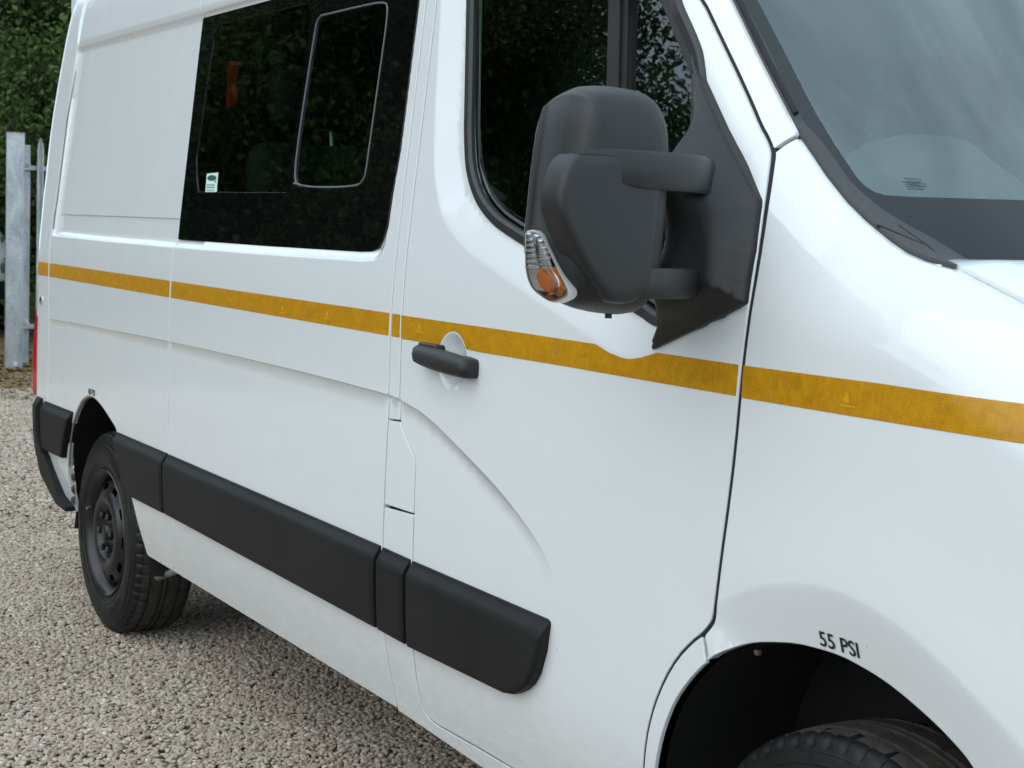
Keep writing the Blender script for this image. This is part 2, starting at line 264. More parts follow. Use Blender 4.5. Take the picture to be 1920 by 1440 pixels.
# ------------------------------------------------------------------ the body side as one surface y = side(x, z)
CURVES={'screen_edge':[(-2.4582,2.225),(-2.231,1.9588),(-2.1496,1.859),(-2.0561,1.7539),(-1.9662,1.657),(-1.9354,1.6256),(-1.9018,1.5959),(-1.8661,1.5644),(-1.815,1.5251),(-1.7709,1.4974),(-1.7139,1.467),(-1.6791,1.4516),(-1.6452,1.4421),(-1.6138,1.4364),(-1.5853,1.4316),(-1.5286,1.412),(-1.4638,1.3887),(-1.2138,1.2587),(-0.8638,1.0287)],
'gap_rear':[(-5.8223,2.2225),(-5.8488,2.0598),(-5.9312,1.4472),(-5.9463,1.3678),(-5.927,1.2695),(-5.9158,1.0522),(-5.9171,0.7626)],
'gap_slide_rear':[(-4.533,2.0677),(-4.5469,1.7168),(-4.574,1.382),(-4.5745,1.2644),(-4.5719,1.0825),(-4.5699,0.825),(-4.5774,0.5628),(-4.6718,0.3587)],
'gap_slide_front':[(-3.1194,1.9482),(-3.1194,1.6641),(-3.1196,1.3824),(-3.1245,1.2952),(-3.1123,1.0788),(-3.1162,1.0236),(-3.1228,0.8307),(-3.1236,0.7397),(-3.1229,0.5436),(-3.1144,0.4516),(-3.1197,0.3606)],
'gap_door_rear':[(-3.0692,1.9431),(-3.0706,1.6683),(-3.0716,1.3842),(-3.0686,1.2985),(-3.0611,1.0845),(-3.0597,1.0307),(-3.0217,0.9935),(-2.9874,0.9646),(-2.9796,0.9437),(-2.9783,0.8393),(-2.9792,0.7385),(-2.9832,0.5418),(-2.985,0.4745),(-2.9817,0.4139),(-2.9674,0.3871),(-2.9405,0.3804),(-2.7336,0.3872),(-2.6251,0.3912)],
'gap_front':[(-2.1985,1.8611),(-2.1548,1.8122),(-2.0888,1.7391),(-2.0356,1.6795),(-1.9992,1.6367),(-1.9855,1.6236),(-1.9695,1.6053),(-1.9617,1.5932),(-1.9488,1.5562),(-1.9389,1.5247),(-1.919,1.4494),(-1.9117,1.3972),(-1.9103,1.3524),(-1.915,1.2496),(-1.9203,1.1229),(-1.9312,1.0062),(-1.9405,0.9226),(-1.9454,0.8825),(-1.951,0.8507),(-1.9582,0.8385),(-1.9744,0.8197),(-2.0005,0.8),(-2.0376,0.7637),(-2.0683,0.7201),(-2.0943,0.6705),(-2.1114,0.6234),(-2.1211,0.5836),(-2.1281,0.5459)],
'seam_pillar':[(-1.9634,1.5992),(-1.952,1.6132),(-1.9373,1.6264)],
'crease_low':[(-6.6357,1.0309),(-5.9235,1.0596),(-5.1658,1.0729),(-4.5576,1.0837),(-3.7433,1.0889),(-3.1233,1.0847),(-3.053,1.0784),(-2.9331,1.0591),(-2.8139,1.0184),(-2.7014,0.979),(-2.5949,0.9375),(-2.4932,0.8851),(-2.4379,0.846),(-2.4133,0.8078),(-2.4093,0.7734)],
'crease_up':[(-5.846,2.0538),(-5.1144,2.0567),(-4.5292,2.0579),(-4.2111,2.0585)],
'pressing':[(-5.846,2.0538),(-4.5292,2.0579),(-3.1845,2.0663),(-3.1526,1.9516),(-3.1601,1.6242),(-3.1745,1.5299),(-3.18,1.4587),(-3.1944,1.4202),(-3.2137,1.4005),(-3.2413,1.3912),(-3.2876,1.3884),(-3.8564,1.3825),(-4.573,1.3789),(-5.2413,1.3778),(-5.9069,1.3806)],
'glass_slide':[(-4.5749,2.064),(-3.2167,2.0724),(-3.1868,1.9567),(-3.1917,1.6258),(-3.2063,1.5306),(-3.2119,1.4586),(-3.2264,1.4198),(-3.2459,1.3999),(-3.274,1.3917),(-3.3208,1.3889),(-3.8958,1.3845),(-4.6103,1.3815)],
'clear_big':[(-4.4655,1.5677),(-4.4176,1.5289),(-3.7945,1.5284),(-3.7701,1.7734),(-3.7557,2.0008),(-3.7508,2.0672),(-4.428,2.0898),(-4.4612,1.993),(-4.4719,1.8084),(-4.4878,1.6225)],
'clear_vent':[(-3.7011,1.9696),(-3.4757,1.9708),(-3.3498,1.9695),(-3.3223,1.9534),(-3.327,1.8368),(-3.3354,1.6904),(-3.3404,1.5736),(-3.3455,1.5613),(-3.3772,1.5415),(-3.7204,1.542),(-3.7543,1.5663),(-3.7531,1.6783),(-3.7412,1.8122),(-3.7282,1.9288),(-3.7235,1.9577)],
'blank':[(-5.8842,2.0445),(-4.588,2.051),(-4.6298,1.4452),(-5.9447,1.4417)],
'door_glass':[(-2.9736,2.0003),(-2.9585,1.932),(-2.9125,1.7073),(-2.9038,1.6628),(-2.8905,1.6184),(-2.8763,1.5797),(-2.846,1.538),(-2.8041,1.5013),(-2.7431,1.4699),(-2.6804,1.4502),(-2.5785,1.422),(-2.3805,1.3707),(-2.2164,1.3256),(-2.1899,1.3164),(-2.1629,1.3111),(-2.1401,1.31),(-2.1141,1.3146),(-2.0813,1.3345),(-2.0691,1.3834),(-2.0705,1.4618),(-2.0861,1.5579),(-2.123,1.6739),(-2.1568,1.7476),(-2.1737,1.7759),(-2.2517,1.8641),(-2.305,1.9252)],
'bevel_door':[(-3.0654,2.0111),(-3.052,1.9414),(-3.0375,1.8266),(-3.0234,1.7122),(-3.0016,1.5982),(-2.9778,1.5414),(-2.9427,1.4855),(-2.8973,1.4506),(-2.8455,1.4233),(-2.7918,1.4012),(-2.5355,1.3268),(-2.4921,1.3154),(-2.4063,1.2907),(-2.3197,1.2647),(-2.2731,1.2517),(-2.2319,1.246),(-2.2113,1.2461),(-2.1805,1.2507),(-2.1393,1.2625),(-2.0429,1.3153)],
'flare':[(-1.9853,0.8383),(-1.9538,0.8701),(-1.8976,0.9042),(-1.8376,0.9315),(-1.7685,0.9511),(-1.7132,0.9587),(-1.6494,0.9581),(-1.5483,0.9346),(-1.4533,0.8886),(-1.3817,0.8463),(-1.3475,0.8261)],
'arch_front':[(-2.0934,0.5542),(-2.0826,0.5927),(-2.0678,0.6337),(-2.0418,0.6856),(-2.0086,0.7284),(-1.9698,0.7673),(-1.9607,0.7732),(-1.9329,0.7936),(-1.8968,0.8139),(-1.8613,0.827),(-1.8265,0.8356),(-1.78,0.8454),(-1.7291,0.8482),(-1.6876,0.8481),(-1.6481,0.8422),(-1.6086,0.8344),(-1.571,0.8227),(-1.5335,0.8084),(-1.4978,0.7928),(-1.4619,0.7725),(-1.4458,0.7588)],
'seam_arch':[(-1.9743,0.8179),(-1.9582,0.8008),(-1.9394,0.7801)],
'arch_rear':[(-5.6906,0.3811),(-5.7007,0.4732),(-5.6849,0.537),(-5.6202,0.6824),(-5.5374,0.7626),(-5.4786,0.8025),(-5.4016,0.8261),(-5.3261,0.8272),(-5.2338,0.805),(-5.138,0.7717),(-5.071,0.7466),(-5.0148,0.6451),(-4.942,0.5546),(-4.9167,0.4674),(-4.8872,0.3755)],
'bottom':[(-4.8872,0.3755),(-4.5152,0.3686),(-3.7831,0.3594),(-3.121,0.3577),(-2.7607,0.3429)],
'flap':[(-3.1049,1.0262),(-3.067,1.0251),(-3.0242,0.9936),(-2.9874,0.9646),(-2.9796,0.9437),(-2.9796,0.8391),(-3.1114,0.8356),(-3.1121,0.9621)],
'flap_div':[(-3.1122,0.8313),(-2.9792,0.8333)],
'trim_quarter':[(-5.0724,0.7447),(-4.5707,0.7456),(-4.6246,0.563),(-4.9287,0.5571),(-4.9645,0.5915),(-4.9993,0.644)],
'trim_slide':[(-4.5465,0.7442),(-3.1236,0.7412),(-3.1538,0.5527),(-4.6099,0.5623)],
'trim_pillar':[(-3.1102,0.7402),(-2.979,0.7389),(-3.0042,0.5515),(-3.1429,0.5528)],
'trim_door':[(-2.9691,0.7385),(-2.423,0.7382),(-2.4191,0.733),(-2.4334,0.6755),(-2.4554,0.6275),(-2.4749,0.6014),(-2.4951,0.5832),(-2.5256,0.5672),(-2.5664,0.559),(-2.9894,0.5491)],
'trim_rear':[(-5.9772,0.7458),(-5.5567,0.7499),(-5.673,0.5665),(-5.7433,0.5661),(-5.964,0.5626)],
'stripe_corner':[(-6.0812,1.2656),(-5.9411,1.266),(-5.9346,1.2177),(-6.0714,1.2155)],
'stripe_quarter':[(-5.9117,1.2661),(-4.5841,1.2647),(-4.578,1.2172),(-5.9049,1.2151)],
'stripe_slide':[(-4.5648,1.2632),(-3.1328,1.264),(-3.1295,1.2146),(-4.5587,1.2143)],
'stripe_pillar':[(-3.117,1.2627),(-3.0784,1.263),(-3.0726,1.2138),(-3.1137,1.2135)],
'stripe_door':[(-3.0682,1.2625),(-2.6435,1.2631),(-2.316,1.2622),(-2.273,1.2508),(-2.2318,1.2451),(-2.2111,1.2452),(-2.1804,1.2498),(-2.1334,1.263),(-1.9203,1.2625),(-1.9238,1.2135),(-2.3985,1.2134),(-2.7251,1.2121),(-2.7681,1.2116),(-2.7829,1.2266),(-2.8061,1.2367),(-2.8377,1.2386),(-2.8688,1.2317),(-2.8927,1.2175),(-2.9035,1.2088),(-3.0647,1.2115)],
'stripe_wing':[(-1.9127,1.2624),(-1.6261,1.2638),(-1.3965,1.2609),(-1.3688,1.2597),(-1.3527,1.2107),(-1.3821,1.211),(-1.6206,1.2115),(-1.9146,1.2103)],
'handle':[(-3.005,1.1899),(-2.724,1.1802)],
'dish':[(-2.8377,1.2386),(-2.8222,1.1256),(-2.8318,1.1819)],
'text55':[(-1.7208,0.8621),(-1.6374,0.8597)],
'text68':[(-5.3954,0.8305),(-5.3015,0.8336),(-5.3958,0.8508)],
'marker':[(-6.0166,1.1196)],
'sail':[(-2.1822,1.7698),(-2.1704,1.761),(-2.0577,1.6371),(-1.9962,1.5756),(-1.943,1.5213),(-1.939,1.512),(-1.9211,1.4409),(-1.914,1.358),(-2.0217,1.3117),(-2.1341,1.2684),(-2.1487,1.2653),(-2.1465,1.2718),(-2.1221,1.3184),(-2.1023,1.3552),(-2.0774,1.4267),(-2.0786,1.4966),(-2.1142,1.5934),(-2.1225,1.638),(-2.153,1.7128)],
'taillight':[(-6.0627,1.1229),(-6.0305,0.7499)],
'hammer':[(-4.3645,1.9048),(-4.2379,1.896),(-4.2872,1.8577),(-4.2801,1.7678)],
'sticker':[(-4.3906,1.5811),(-4.2979,1.5848),(-4.2925,1.5276),(-4.3865,1.5274)],
'bar':[(-2.458,1.8815),(-2.4304,1.8787),(-2.4275,1.7196),(-2.3979,1.718)]}
def nspline(xs, ys):
    xs=np.array(xs,float); ys=np.array(ys,float); n=len(xs); h=np.diff(xs)
    A=np.zeros((n,n)); r=np.zeros(n); A[0,0]=A[-1,-1]=1
    for i in range(1,n-1):
        A[i,i-1]=h[i-1]; A[i,i]=2*(h[i-1]+h[i]); A[i,i+1]=h[i]
        r[i]=6*((ys[i+1]-ys[i])/h[i]-(ys[i]-ys[i-1])/h[i-1])
    m=np.linalg.solve(A,r)
    def f(x):
        x=np.clip(np.asarray(x,float),xs[0],xs[-1]); i=np.clip(np.searchsorted(xs,x)-1,0,n-2)
        a=(xs[i+1]-x)/h[i]; b=(x-xs[i])/h[i]
        return a*ys[i]+b*ys[i+1]+((a**3-a)*m[i]+(b**3-b)*m[i+1])*h[i]**2/6
    return f
# cross-section of the body side: inset y at height z (0 = widest plane)
BODY=nspline([.20,.36,.45,.545,.65,.8,1.0,1.2,1.3,1.4,1.5,1.66,1.8,1.95,2.1,2.25,2.40,2.5],
             [.088,.049,.027,.010,.002,-.001,-.002,-.001,.002,.0095,.0185,.034,.0475,.062,.079,.112,.20,.30])
def sstep(a,b,x):
    t=np.clip((x-a)/(b-a),0,1); return t*t*(3-2*t)
def seg_dist(px,pz,poly,closed=False):
    """distance from points to a polyline, with the arc parameter of the nearest point"""
    P=np.array(poly,float)
    if closed: P=np.vstack([P,P[:1]])
    d=np.full(px.shape,1e9); par=np.zeros(px.shape)
    for i in range(len(P)-1):
        a=P[i]; e=P[i+1]-a; L=e@e+1e-12
        t=np.clip(((px-a[0])*e[0]+(pz-a[1])*e[1])/L,0,1)
        q=np.hypot(px-a[0]-t*e[0],pz-a[1]-t*e[1])
        k=q<d; d=np.where(k,q,d); par=np.where(k,i+t,par)
    return d,par/(len(P)-1)
def inside(px,pz,poly):
    P=np.array(poly,float); r=np.zeros(px.shape,bool); j=len(P)-1
    for i in range(len(P)):
        a,b=P[i],P[j]
        c=((a[1]>pz)!=(b[1]>pz))
        with np.errstate(divide='ignore',invalid='ignore'):
            xx=(b[0]-a[0])*(pz-a[1])/(b[1]-a[1])+a[0]
        r^= c&(px<xx); j=i
    return r
def taper(x): return .035*np.clip((x+2.2)/.84,0,None)**2.2
def edge_in(x): return .080-.004*sstep(-1.95,-1.45,x)
def side_base(x,z):
    x=np.asarray(x,float); z=np.asarray(z,float)
    y=BODY(z)+taper(x)
    d,_=seg_dist(x,z,CURVES['screen_edge'])
    r=.225-.07*sstep(-1.97,-1.65,x)
    y=y+edge_in(x)*np.clip(1-d/r,0,1)**2.2
    x0=-6.06+.09*sstep(1.7,2.25,z); c=np.clip(x0-x,0,.185)
    y=y+np.where(x<x0,.20-np.sqrt(np.maximum(.04-c*c,0)),0)
    return y

C_=CURVES
ARCHF=C_['arch_front']+[(-1.375,.68),(-1.325,.58),(-1.30,.46)]
def smooth_curve(P,step=.01,it=2):
    """round a traced polyline a little (Chaikin), keeping its ends"""
    P=[np.array(p,float) for p in P]
    for _ in range(it):
        Q=[P[0]]
        for a,b in zip(P[:-1],P[1:]): Q+=[.75*a+.25*b,.25*a+.75*b]
        Q.append(P[-1]); P=Q
    return [tuple(p) for p in P]
CRL=smooth_curve(C_['crease_low'],it=2)
LOWER=CRL+[(-2.41,.2),(-6.6,.2)]
FLARE=smooth_curve(C_['flare']+[(-1.20,.70),(-1.12,.55)],it=2)
FLPOLY=FLARE+[(-1.12,.3),(-2.2,.3),(-2.13,.55),(-2.06,.73)]
BEV=smooth_curve(C_['bevel_door'],it=1); BEVPOLY=BEV+[p for p in C_['gap_front'] if p[1]>1.33][::-1]+[(-2.36,2.012),(-2.45,2.1),(-3.08,2.1)]
PRESS=[(-5.845,2.0538),(-4.5292,2.0579),(-3.1645,2.0663),(-3.148,1.9516),(-3.1525,1.6242),(-3.165,1.5299),(-3.170,1.455),(-3.180,1.410),(-3.200,1.384),(-3.2250,1.374),(-3.2876,1.3695),(-3.8564,1.3645),(-4.573,1.361),(-5.2413,1.360),(-5.918,1.3625)]
def side(x,z):
    x=np.asarray(x,float); z=np.asarray(z,float); y=side_base(x,z)
    # sculpted lower field: steps in under the crease, swells out again below
    d,t=seg_dist(x,z,CRL); ins=inside(x,z,LOWER)
    amp=.0042*(1-sstep(.60,.93,t))
    y=y+np.where(ins,amp*sstep(-.001,.005,d)*np.exp(-np.maximum(d-.005,0)/.075),0)
    # window pressing
    d,_=seg_dist(x,z,PRESS,True); ins=inside(x,z,PRESS)
    y=y+np.where(ins,.018*sstep(0,.019,d),0)
    # roof side above the pressing stands a little proud
    y=y-.006*sstep(2.05,2.075,z)*(1-sstep(-3.2,-3.1,x))*sstep(-5.86,-5.80,x)
    # chamfer round the door window
    d,_=seg_dist(x,z,BEV); ins=inside(x,z,BEVPOLY)
    fd,_=seg_dist(x,z,C_['gap_front'])
    dd=np.sqrt(d*d+.006**2)-.006
    y=y+np.where(ins,.30*np.minimum(dd,.07),0)*sstep(0,.12,fd)
    # front wheel-arch flare: turns under below its edge
    d,t=seg_dist(x,z,FLARE); ins=inside(x,z,FLPOLY)
    dd=np.sqrt(d*d+.005**2)-.005
    y=y+np.where(ins,.24*np.minimum(dd,.16),0)*sstep(.0,.16,t)*sstep(-2.02,-1.94,x)
    y=y-.010*np.exp(-(d/.10)**2)*sstep(.05,.3,t)*np.where(ins,.0,1.0)*0.6-np.where(ins,.006,0)*sstep(.05,.3,t)*np.exp(-(d/.10)**2)
    # hand dish behind the door handle
    q=np.hypot(x+2.8318,z-1.1819)/.0605
    y=y+.022*(1-np.clip(q,0,1)**2)**1.15*1.0
    return y
def resample(P,step,closed=True):
    P=[np.array(p,float) for p in P]; out=[]
    n=len(P)
    for i in range(n if closed else n-1):
        a,b=P[i],P[(i+1)%n]; k=max(1,int(math.ceil(np.linalg.norm(b-a)/step)))
        out+= [a+(b-a)*j/k for j in range(k)]
    if not closed: out.append(P[-1])
    return np.array(out)
def area2(P): 
    P=np.array(P); return np.sum(P[:,0]*np.roll(P[:,1],-1)-np.roll(P[:,0],-1)*P[:,1])
def offset_loop(P,d):
    """move a closed CCW loop inwards by d"""
    P=np.array(P); a=P-np.roll(P,1,0); b=np.roll(P,-1,0)-P
    a/=np.linalg.norm(a,axis=1)[:,None]+1e-12; b/=np.linalg.norm(b,axis=1)[:,None]+1e-12
    n=np.stack([-(a+b)[:,1],(a+b)[:,0]],1); n/=np.linalg.norm(n,axis=1)[:,None]+1e-9
    c=np.clip((n*np.stack([-a[:,1],a[:,0]],1)).sum(1),.45,1)
    return P+n*(d/c)[:,None], n
def clean_loop(P,mind):
    out=[P[0]]
    for p in P[1:]:
        if np.linalg.norm(p-out[-1])>mind: out.append(p)
    if np.linalg.norm(out[-1]-out[0])<mind and len(out)>3: out.pop()
    return np.array(out)
def triangulate(loops,pts):
    V=[];E=[]
    for lp in loops:
        o=len(V); V+=[tuple(p) for p in lp]; n=len(lp); E+=[(o+i,o+(i+1)%n) for i in range(n)]
    V+=[tuple(p) for p in pts]
    vo,eo,fo,_,_,_=delaunay_2d_cdt([Vector(v) for v in V],E,[],0,1e-6)
    vo=np.array([(v.x,v.y) for v in vo]); F=np.array([f[:] for f in fo])
    c=vo[F].mean(1); k=inside(c[:,0],c[:,1],loops[0])
    for h in loops[1:]: k&=~inside(c[:,0],c[:,1],h)
    F=F[k]
    a=vo[F[:,1]]-vo[F[:,0]]; b=vo[F[:,2]]-vo[F[:,0]]; cr=a[:,0]*b[:,1]-a[:,1]*b[:,0]
    F[cr<0]=F[cr<0][:,::-1]
    return vo,F[np.abs(cr)>1e-10]
def panel(name,outline,mat,parent,fn=None,holes=(),res=.02,gap=.0025,rad=.002,flange=.018,lines=(),off=0.,normal_eps=.0012,flip=1):
    """a sheet on y = fn(x,z)+off inside the outline, edges rolled inwards so neighbouring panels leave a real shut line"""
    fn=fn or side; f=lambda x,z: fn(x,z)+off
    loops=[]
    for i,P in enumerate([outline]+list(holes)):
        P=list(P)
        if area2(P)<0: P=P[::-1]
        Q=resample(P,res*.5)
        Q,_=offset_loop(Q,(gap+rad) if i==0 else -rad); Q=clean_loop(Q,res*.12); loops.append(Q)
    o=loops[0]; x0,z0=o.min(0); x1,z1=o.max(0)
    gx=np.arange(x0,x1,res); gz=np.arange(z0,z1,res*.866)
    X,Z=np.meshgrid(gx,gz); X[1::2]+=res/2; pts=np.stack([X.ravel(),Z.ravel()],1)
    for ln,offs,st in lines:
        Lp=resample(ln,st,False); t=np.gradient(Lp,axis=0); t/=np.linalg.norm(t,axis=1)[:,None]+1e-12; nn=np.stack([-t[:,1],t[:,0]],1)
        lo=max(abs(v) for v in offs)
        d,_=seg_dist(pts[:,0],pts[:,1],ln); pts=pts[d>lo*1.0+res*.2]
        pts=np.vstack([pts]+[Lp+nn*v for v in offs])
    k=inside(pts[:,0],pts[:,1],o)
    for lp in loops:
        d,_=seg_dist(pts[:,0],pts[:,1],lp,True); k&=d>res*.28
    for h in loops[1:]: k&=~inside(pts[:,0],pts[:,1],h)
    vo,F=triangulate(loops,pts[k])
    def nrm(x,z):
        e=normal_eps; sx=(f(x+e,z)-f(x-e,z))/(2*e); sz=(f(x,z+e)-f(x,z-e))/(2*e)
        n=np.stack([sx,-np.ones_like(sx),sz],1); return n/np.linalg.norm(n,axis=1)[:,None]
    N=nrm(vo[:,0],vo[:,1]); V=np.stack([vo[:,0],f(vo[:,0],vo[:,1]),vo[:,1]],1)
    V=[V];NN=[N];FF=[F]; base=len(vo)
    if flange:
        for i,lp in enumerate(loops):
            sg=1 if i==0 else -1
            _,n=offset_loop(lp,0); out=-n*sg
            y=f(lp[:,0],lp[:,1]); n0=nrm(lp[:,0],lp[:,1]); on=np.stack([out[:,0],0*y,out[:,1]],1)
            rings=[(0,0,0.),(rad*.7,rad*.3,.5),(rad,rad,.9),(rad,flange,1.)]
            m=len(lp); st=base
            for (o1,dy,w) in rings:
                q=lp+out*o1; V.append(np.stack([q[:,0],y+dy,q[:,1]],1)); nn=n0*(1-w)+on*w; NN.append(nn/np.linalg.norm(nn,axis=1)[:,None])
            for j in range(len(rings)-1):
                a=np.arange(m); b=(a+1)%m
                q=np.stack([st+j*m+a,st+j*m+b,st+(j+1)*m+b,st+(j+1)*m+a],1)
                if sg>0: q=q[:,::-1]
                FF.append(q)
            base+=m*len(rings)
    V=np.vstack(V);N=np.vstack(NN); faces=[tuple(f_) for a in FF for f_ in a]
    o=mesh_obj(name,V,faces,mat,parent,True,N)
    return o
def seg_of(c,za,zb):
    """part of a curve between two heights, end points interpolated (curve monotone in z)"""
    P=sorted(c,key=lambda p:p[1]); zs=[p[1] for p in P]; xs=[p[0] for p in P]
    lo,hi=min(za,zb),max(za,zb); out=[(float(np.interp(lo,zs,xs)),lo)]+[p for p in P if lo<p[1]<hi]+[(float(np.interp(hi,zs,xs)),hi)]
    return out if za<zb else out[::-1]
# ================================================================== THE VAN
van=empty('panel_van',(-3.6,1.0,0)); tag(van,'white high-roof crew van with amber stripe, black side strips and large black mirror','van')
VM=Matrix.Translation((3.6,-1.0,0))
class VanParent: pass
def P_(o):          # keep world placement when parenting to the van's empty
    o.parent=van; o.matrix_parent_inverse=VM; return o
def vpanel(*a,**k): return P_(panel(*a,parent=None,**k))
ZTOP=2.36; ZB=.362
GR=[(-5.822,ZTOP)]+[(-5.8275,2.2225),(-5.845,2.06),(-5.925,1.45),(-5.930,1.37),(-5.925,1.27),(-5.917,1.05),(-5.917,.763),(-5.92,.45)]
GSR=[(-4.553,ZTOP)]+[(-4.553,2.07),(-4.556,1.72),(-4.571,1.39),(-4.573,1.26),(-4.572,.825),(-4.574,.56),(-4.578,ZB)]
GSF=[(-3.119,ZTOP),(-3.1194,1.664),(-3.120,1.38),(-3.119,1.295),(-3.115,1.08),(-3.117,1.02),(-3.1225,.83),(-3.1236,.74),(-3.1229,.5436),(-3.118,.4516),(-3.119,ZB)]
GDR=[(-3.070,2.03),(-3.0706,1.668),(-3.071,1.384),(-3.0675,1.298),(-3.062,1.0845),(-3.0597,1.0307)]
FL=[(-3.0597,1.0307),(-3.0217,.9935),(-2.9874,.9646),(-2.9796,.9437),(-2.979,.839)]
GDL=[(-2.979,.839),(-2.9792,.7385),(-2.983,.54),(-2.985,.4745),(-2.9817,.418),(-2.972,.396),(-2.950,.386),(-2.92,.3835),(-2.7336,.3872),(-2.25,.3885),(-2.17,.392),(-2.145,.41),(-2.137,.46)]
GF=smooth_curve([(-2.36,2.012)]+C_['gap_front'],it=1)            # top to bottom
SE=C_['screen_edge']
seamP=C_['seam_pillar']
crl=(CRL,[-.004,-.001,.0,.0012,.0025,.004,.0055,.007,.010,.016,.026],.012)
prs=(PRESS+PRESS[:1],[-.005,-.001,.002,.006,.010,.014,.018,.022],.014)
bvl=(BEV,[-.020,-.012,-.006,-.002,.002,.006,.012,.020],.012)
flr=(FLARE,[-.020,-.012,-.006,-.002,.002,.006,.012,.020],.012)
dsh=([(-2.8318+.0605*math.cos(a),1.1819+.0605*math.sin(a)) for a in np.linspace(0,2*math.pi,40)],[-.004,-.001,.001,.004,.008,.013,.019,.026,.035],.007)
top=([(-6.3,2.0625),(-3.0,2.0625)],[-.014,-.008,-.003,.003,.008,.014],.02)
# --- outer panels
vpanel('rear_corner_panel',[(-6.245,ZTOP),(-6.245,.48)]+GR[::-1],'paint',res=.022,lines=[top],gap=.002)
archR=smooth_curve([(-5.695,ZB)]+C_['arch_rear'][:-1]+[(-4.888,ZB)],it=2)
vpanel('rear_quarter_panel',GR[:-1]+[(-5.92,.45),(-5.92,ZB)]+archR+GSR[::-1],'paint',res=.022,lines=[crl,prs],gap=.0022)
HOLE_S=[(-4.548,2.03),(-3.25,2.03),(-3.25,1.46),(-3.30,1.43),(-4.548,1.43)]
vpanel('side_load_panel',GSR+GSF[::-1],'paint',res=.020,lines=[crl,prs],gap=.0022,holes=[HOLE_S])
vpanel('centre_pillar_panel',[(-3.119,ZTOP),(-3.1194,1.664),(-3.120,1.38),(-3.119,1.295),(-3.115,1.08),(-3.1165,1.028)]+GDR[::-1]+[(-3.070,ZTOP)],'paint',res=.016,gap=.002,lines=[crl])
vpanel('fuel_flap',[(-3.115,1.0275)]+FL+[(-3.1205,.836),(-3.117,.96)],'paint',res=.014,gap=.0014,lines=[crl])
archL=smooth_curve(C_['arch_front'][:7],it=1)
lowgap=[p for p in GF if p[1]<.819 and p[0]<-1.97]
vpanel('sill_panel',[(-3.1205,.832),(-3.1236,.74),(-3.1229,.5436),(-3.118,.4516),(-3.119,.357),(-2.76,.343),(-2.11,.343),(-2.098,.46)]+archL+[(-1.9744,.8185)]+lowgap+GDL[::-1],'paint',res=.016,gap=.0022,flange=.008)
HOLE_D,_=offset_loop(resample(C_['door_glass'] if area2(C_['door_glass'])>0 else C_['door_glass'][::-1],.01),.012); HOLE_D=[tuple(p) for p in HOLE_D]
door=vpanel('front_door',[(-3.070,2.03)]+GDR[1:]+FL[1:]+GDL[1:]+[(-2.133,.50)]+GF[::-1],'paint',res=.015,lines=[crl,bvl,dsh],gap=.0028,holes=[HOLE_D])
vpanel('windscreen_pillar',list(seamP)+[p for p in SE[:7] if p[1]>seamP[2][1]+.004][::-1]+[(-2.60,2.345),(-3.066,ZTOP),(-3.066,2.035)]+[p for p in GF if p[1]>seamP[0][1]+.002],'paint',res=.013,gap=.0024)
archW=smooth_curve(ARCHF[6:],it=2)
wing=vpanel('front_wing',[p for p in GF if p[1]>.821 and p[1]<seamP[0][1]-.002][::-1]+list(seamP)+[p for p in SE if p[1]<seamP[2][1]-.004]+[(-.93,.95),(-.93,.62),(-1.28,.62),(-1.295,.46)][:3]+archW[::-1][2:-1]+[ARCHF[6],(-1.9655,.795),C_['seam_arch'][0]],'paint',res=.015,lines=[flr],gap=.005)
m=MB(); m.tube([(x-.0005,float(side(x,z))+.0075,z) for x,z in [tuple(p) for p in resample(GF,.02,False)]],.0058,8); P_(m.build('door_seal','dark'))
# --- dark sheet behind the panels, its colour standing for shade in shut lines
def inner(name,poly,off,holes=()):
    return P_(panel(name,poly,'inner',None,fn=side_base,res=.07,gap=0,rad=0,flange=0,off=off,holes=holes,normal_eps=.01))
inner('shut_line_shade_sheet',[(-6.1,2.3),(-6.1,.56),(-5.72,.60)]+[(x-.0,z+.03) for x,z in C_['arch_rear'][3:11]]+[(-5.0,.62),(-4.86,.40),(-2.15,.40),(-2.13,.60)]+[(x-.02,z+.03) for x,z in C_['arch_front'][3:12]]+[(-1.60,.89),(-1.60,1.36),(-1.75,1.40),(-1.93,1.55),(-2.10,1.74),(-2.40,2.08),(-2.62,2.3)],.032,holes=[[(-4.64,2.02),(-3.25,2.02),(-3.25,1.45),(-4.64,1.44)],[(-2.955,1.98),(-2.90,1.65),(-2.86,1.55),(-2.74,1.46),(-2.2,1.30),(-2.10,1.30),(-2.06,1.40),(-2.10,1.62),(-2.36,1.93),(-2.40,1.98)]])
# --- blanking plate in the rear pressing
def flat_fn(x,z): return side_base(np.maximum(x,-5.99),z)+.018
P_(panel('blanking_plate',[(-5.832,2.036),(-4.558,2.040),(-4.574,1.447),(-5.905,1.443)],'paint',None,fn=flat_fn,res=.03,gap=.002,rad=.002,flange=.006,off=-.0045))
mb=MB(); mb.tube([(x,float(side(x,z))-.001,z) for x,z in [(-5.838,2.02),(-5.870,1.80),(-5.898,1.50),(-5.907,1.43),(-5.910,1.39)]],.003,6); P_(mb.build('sealant_bead','sealer'))
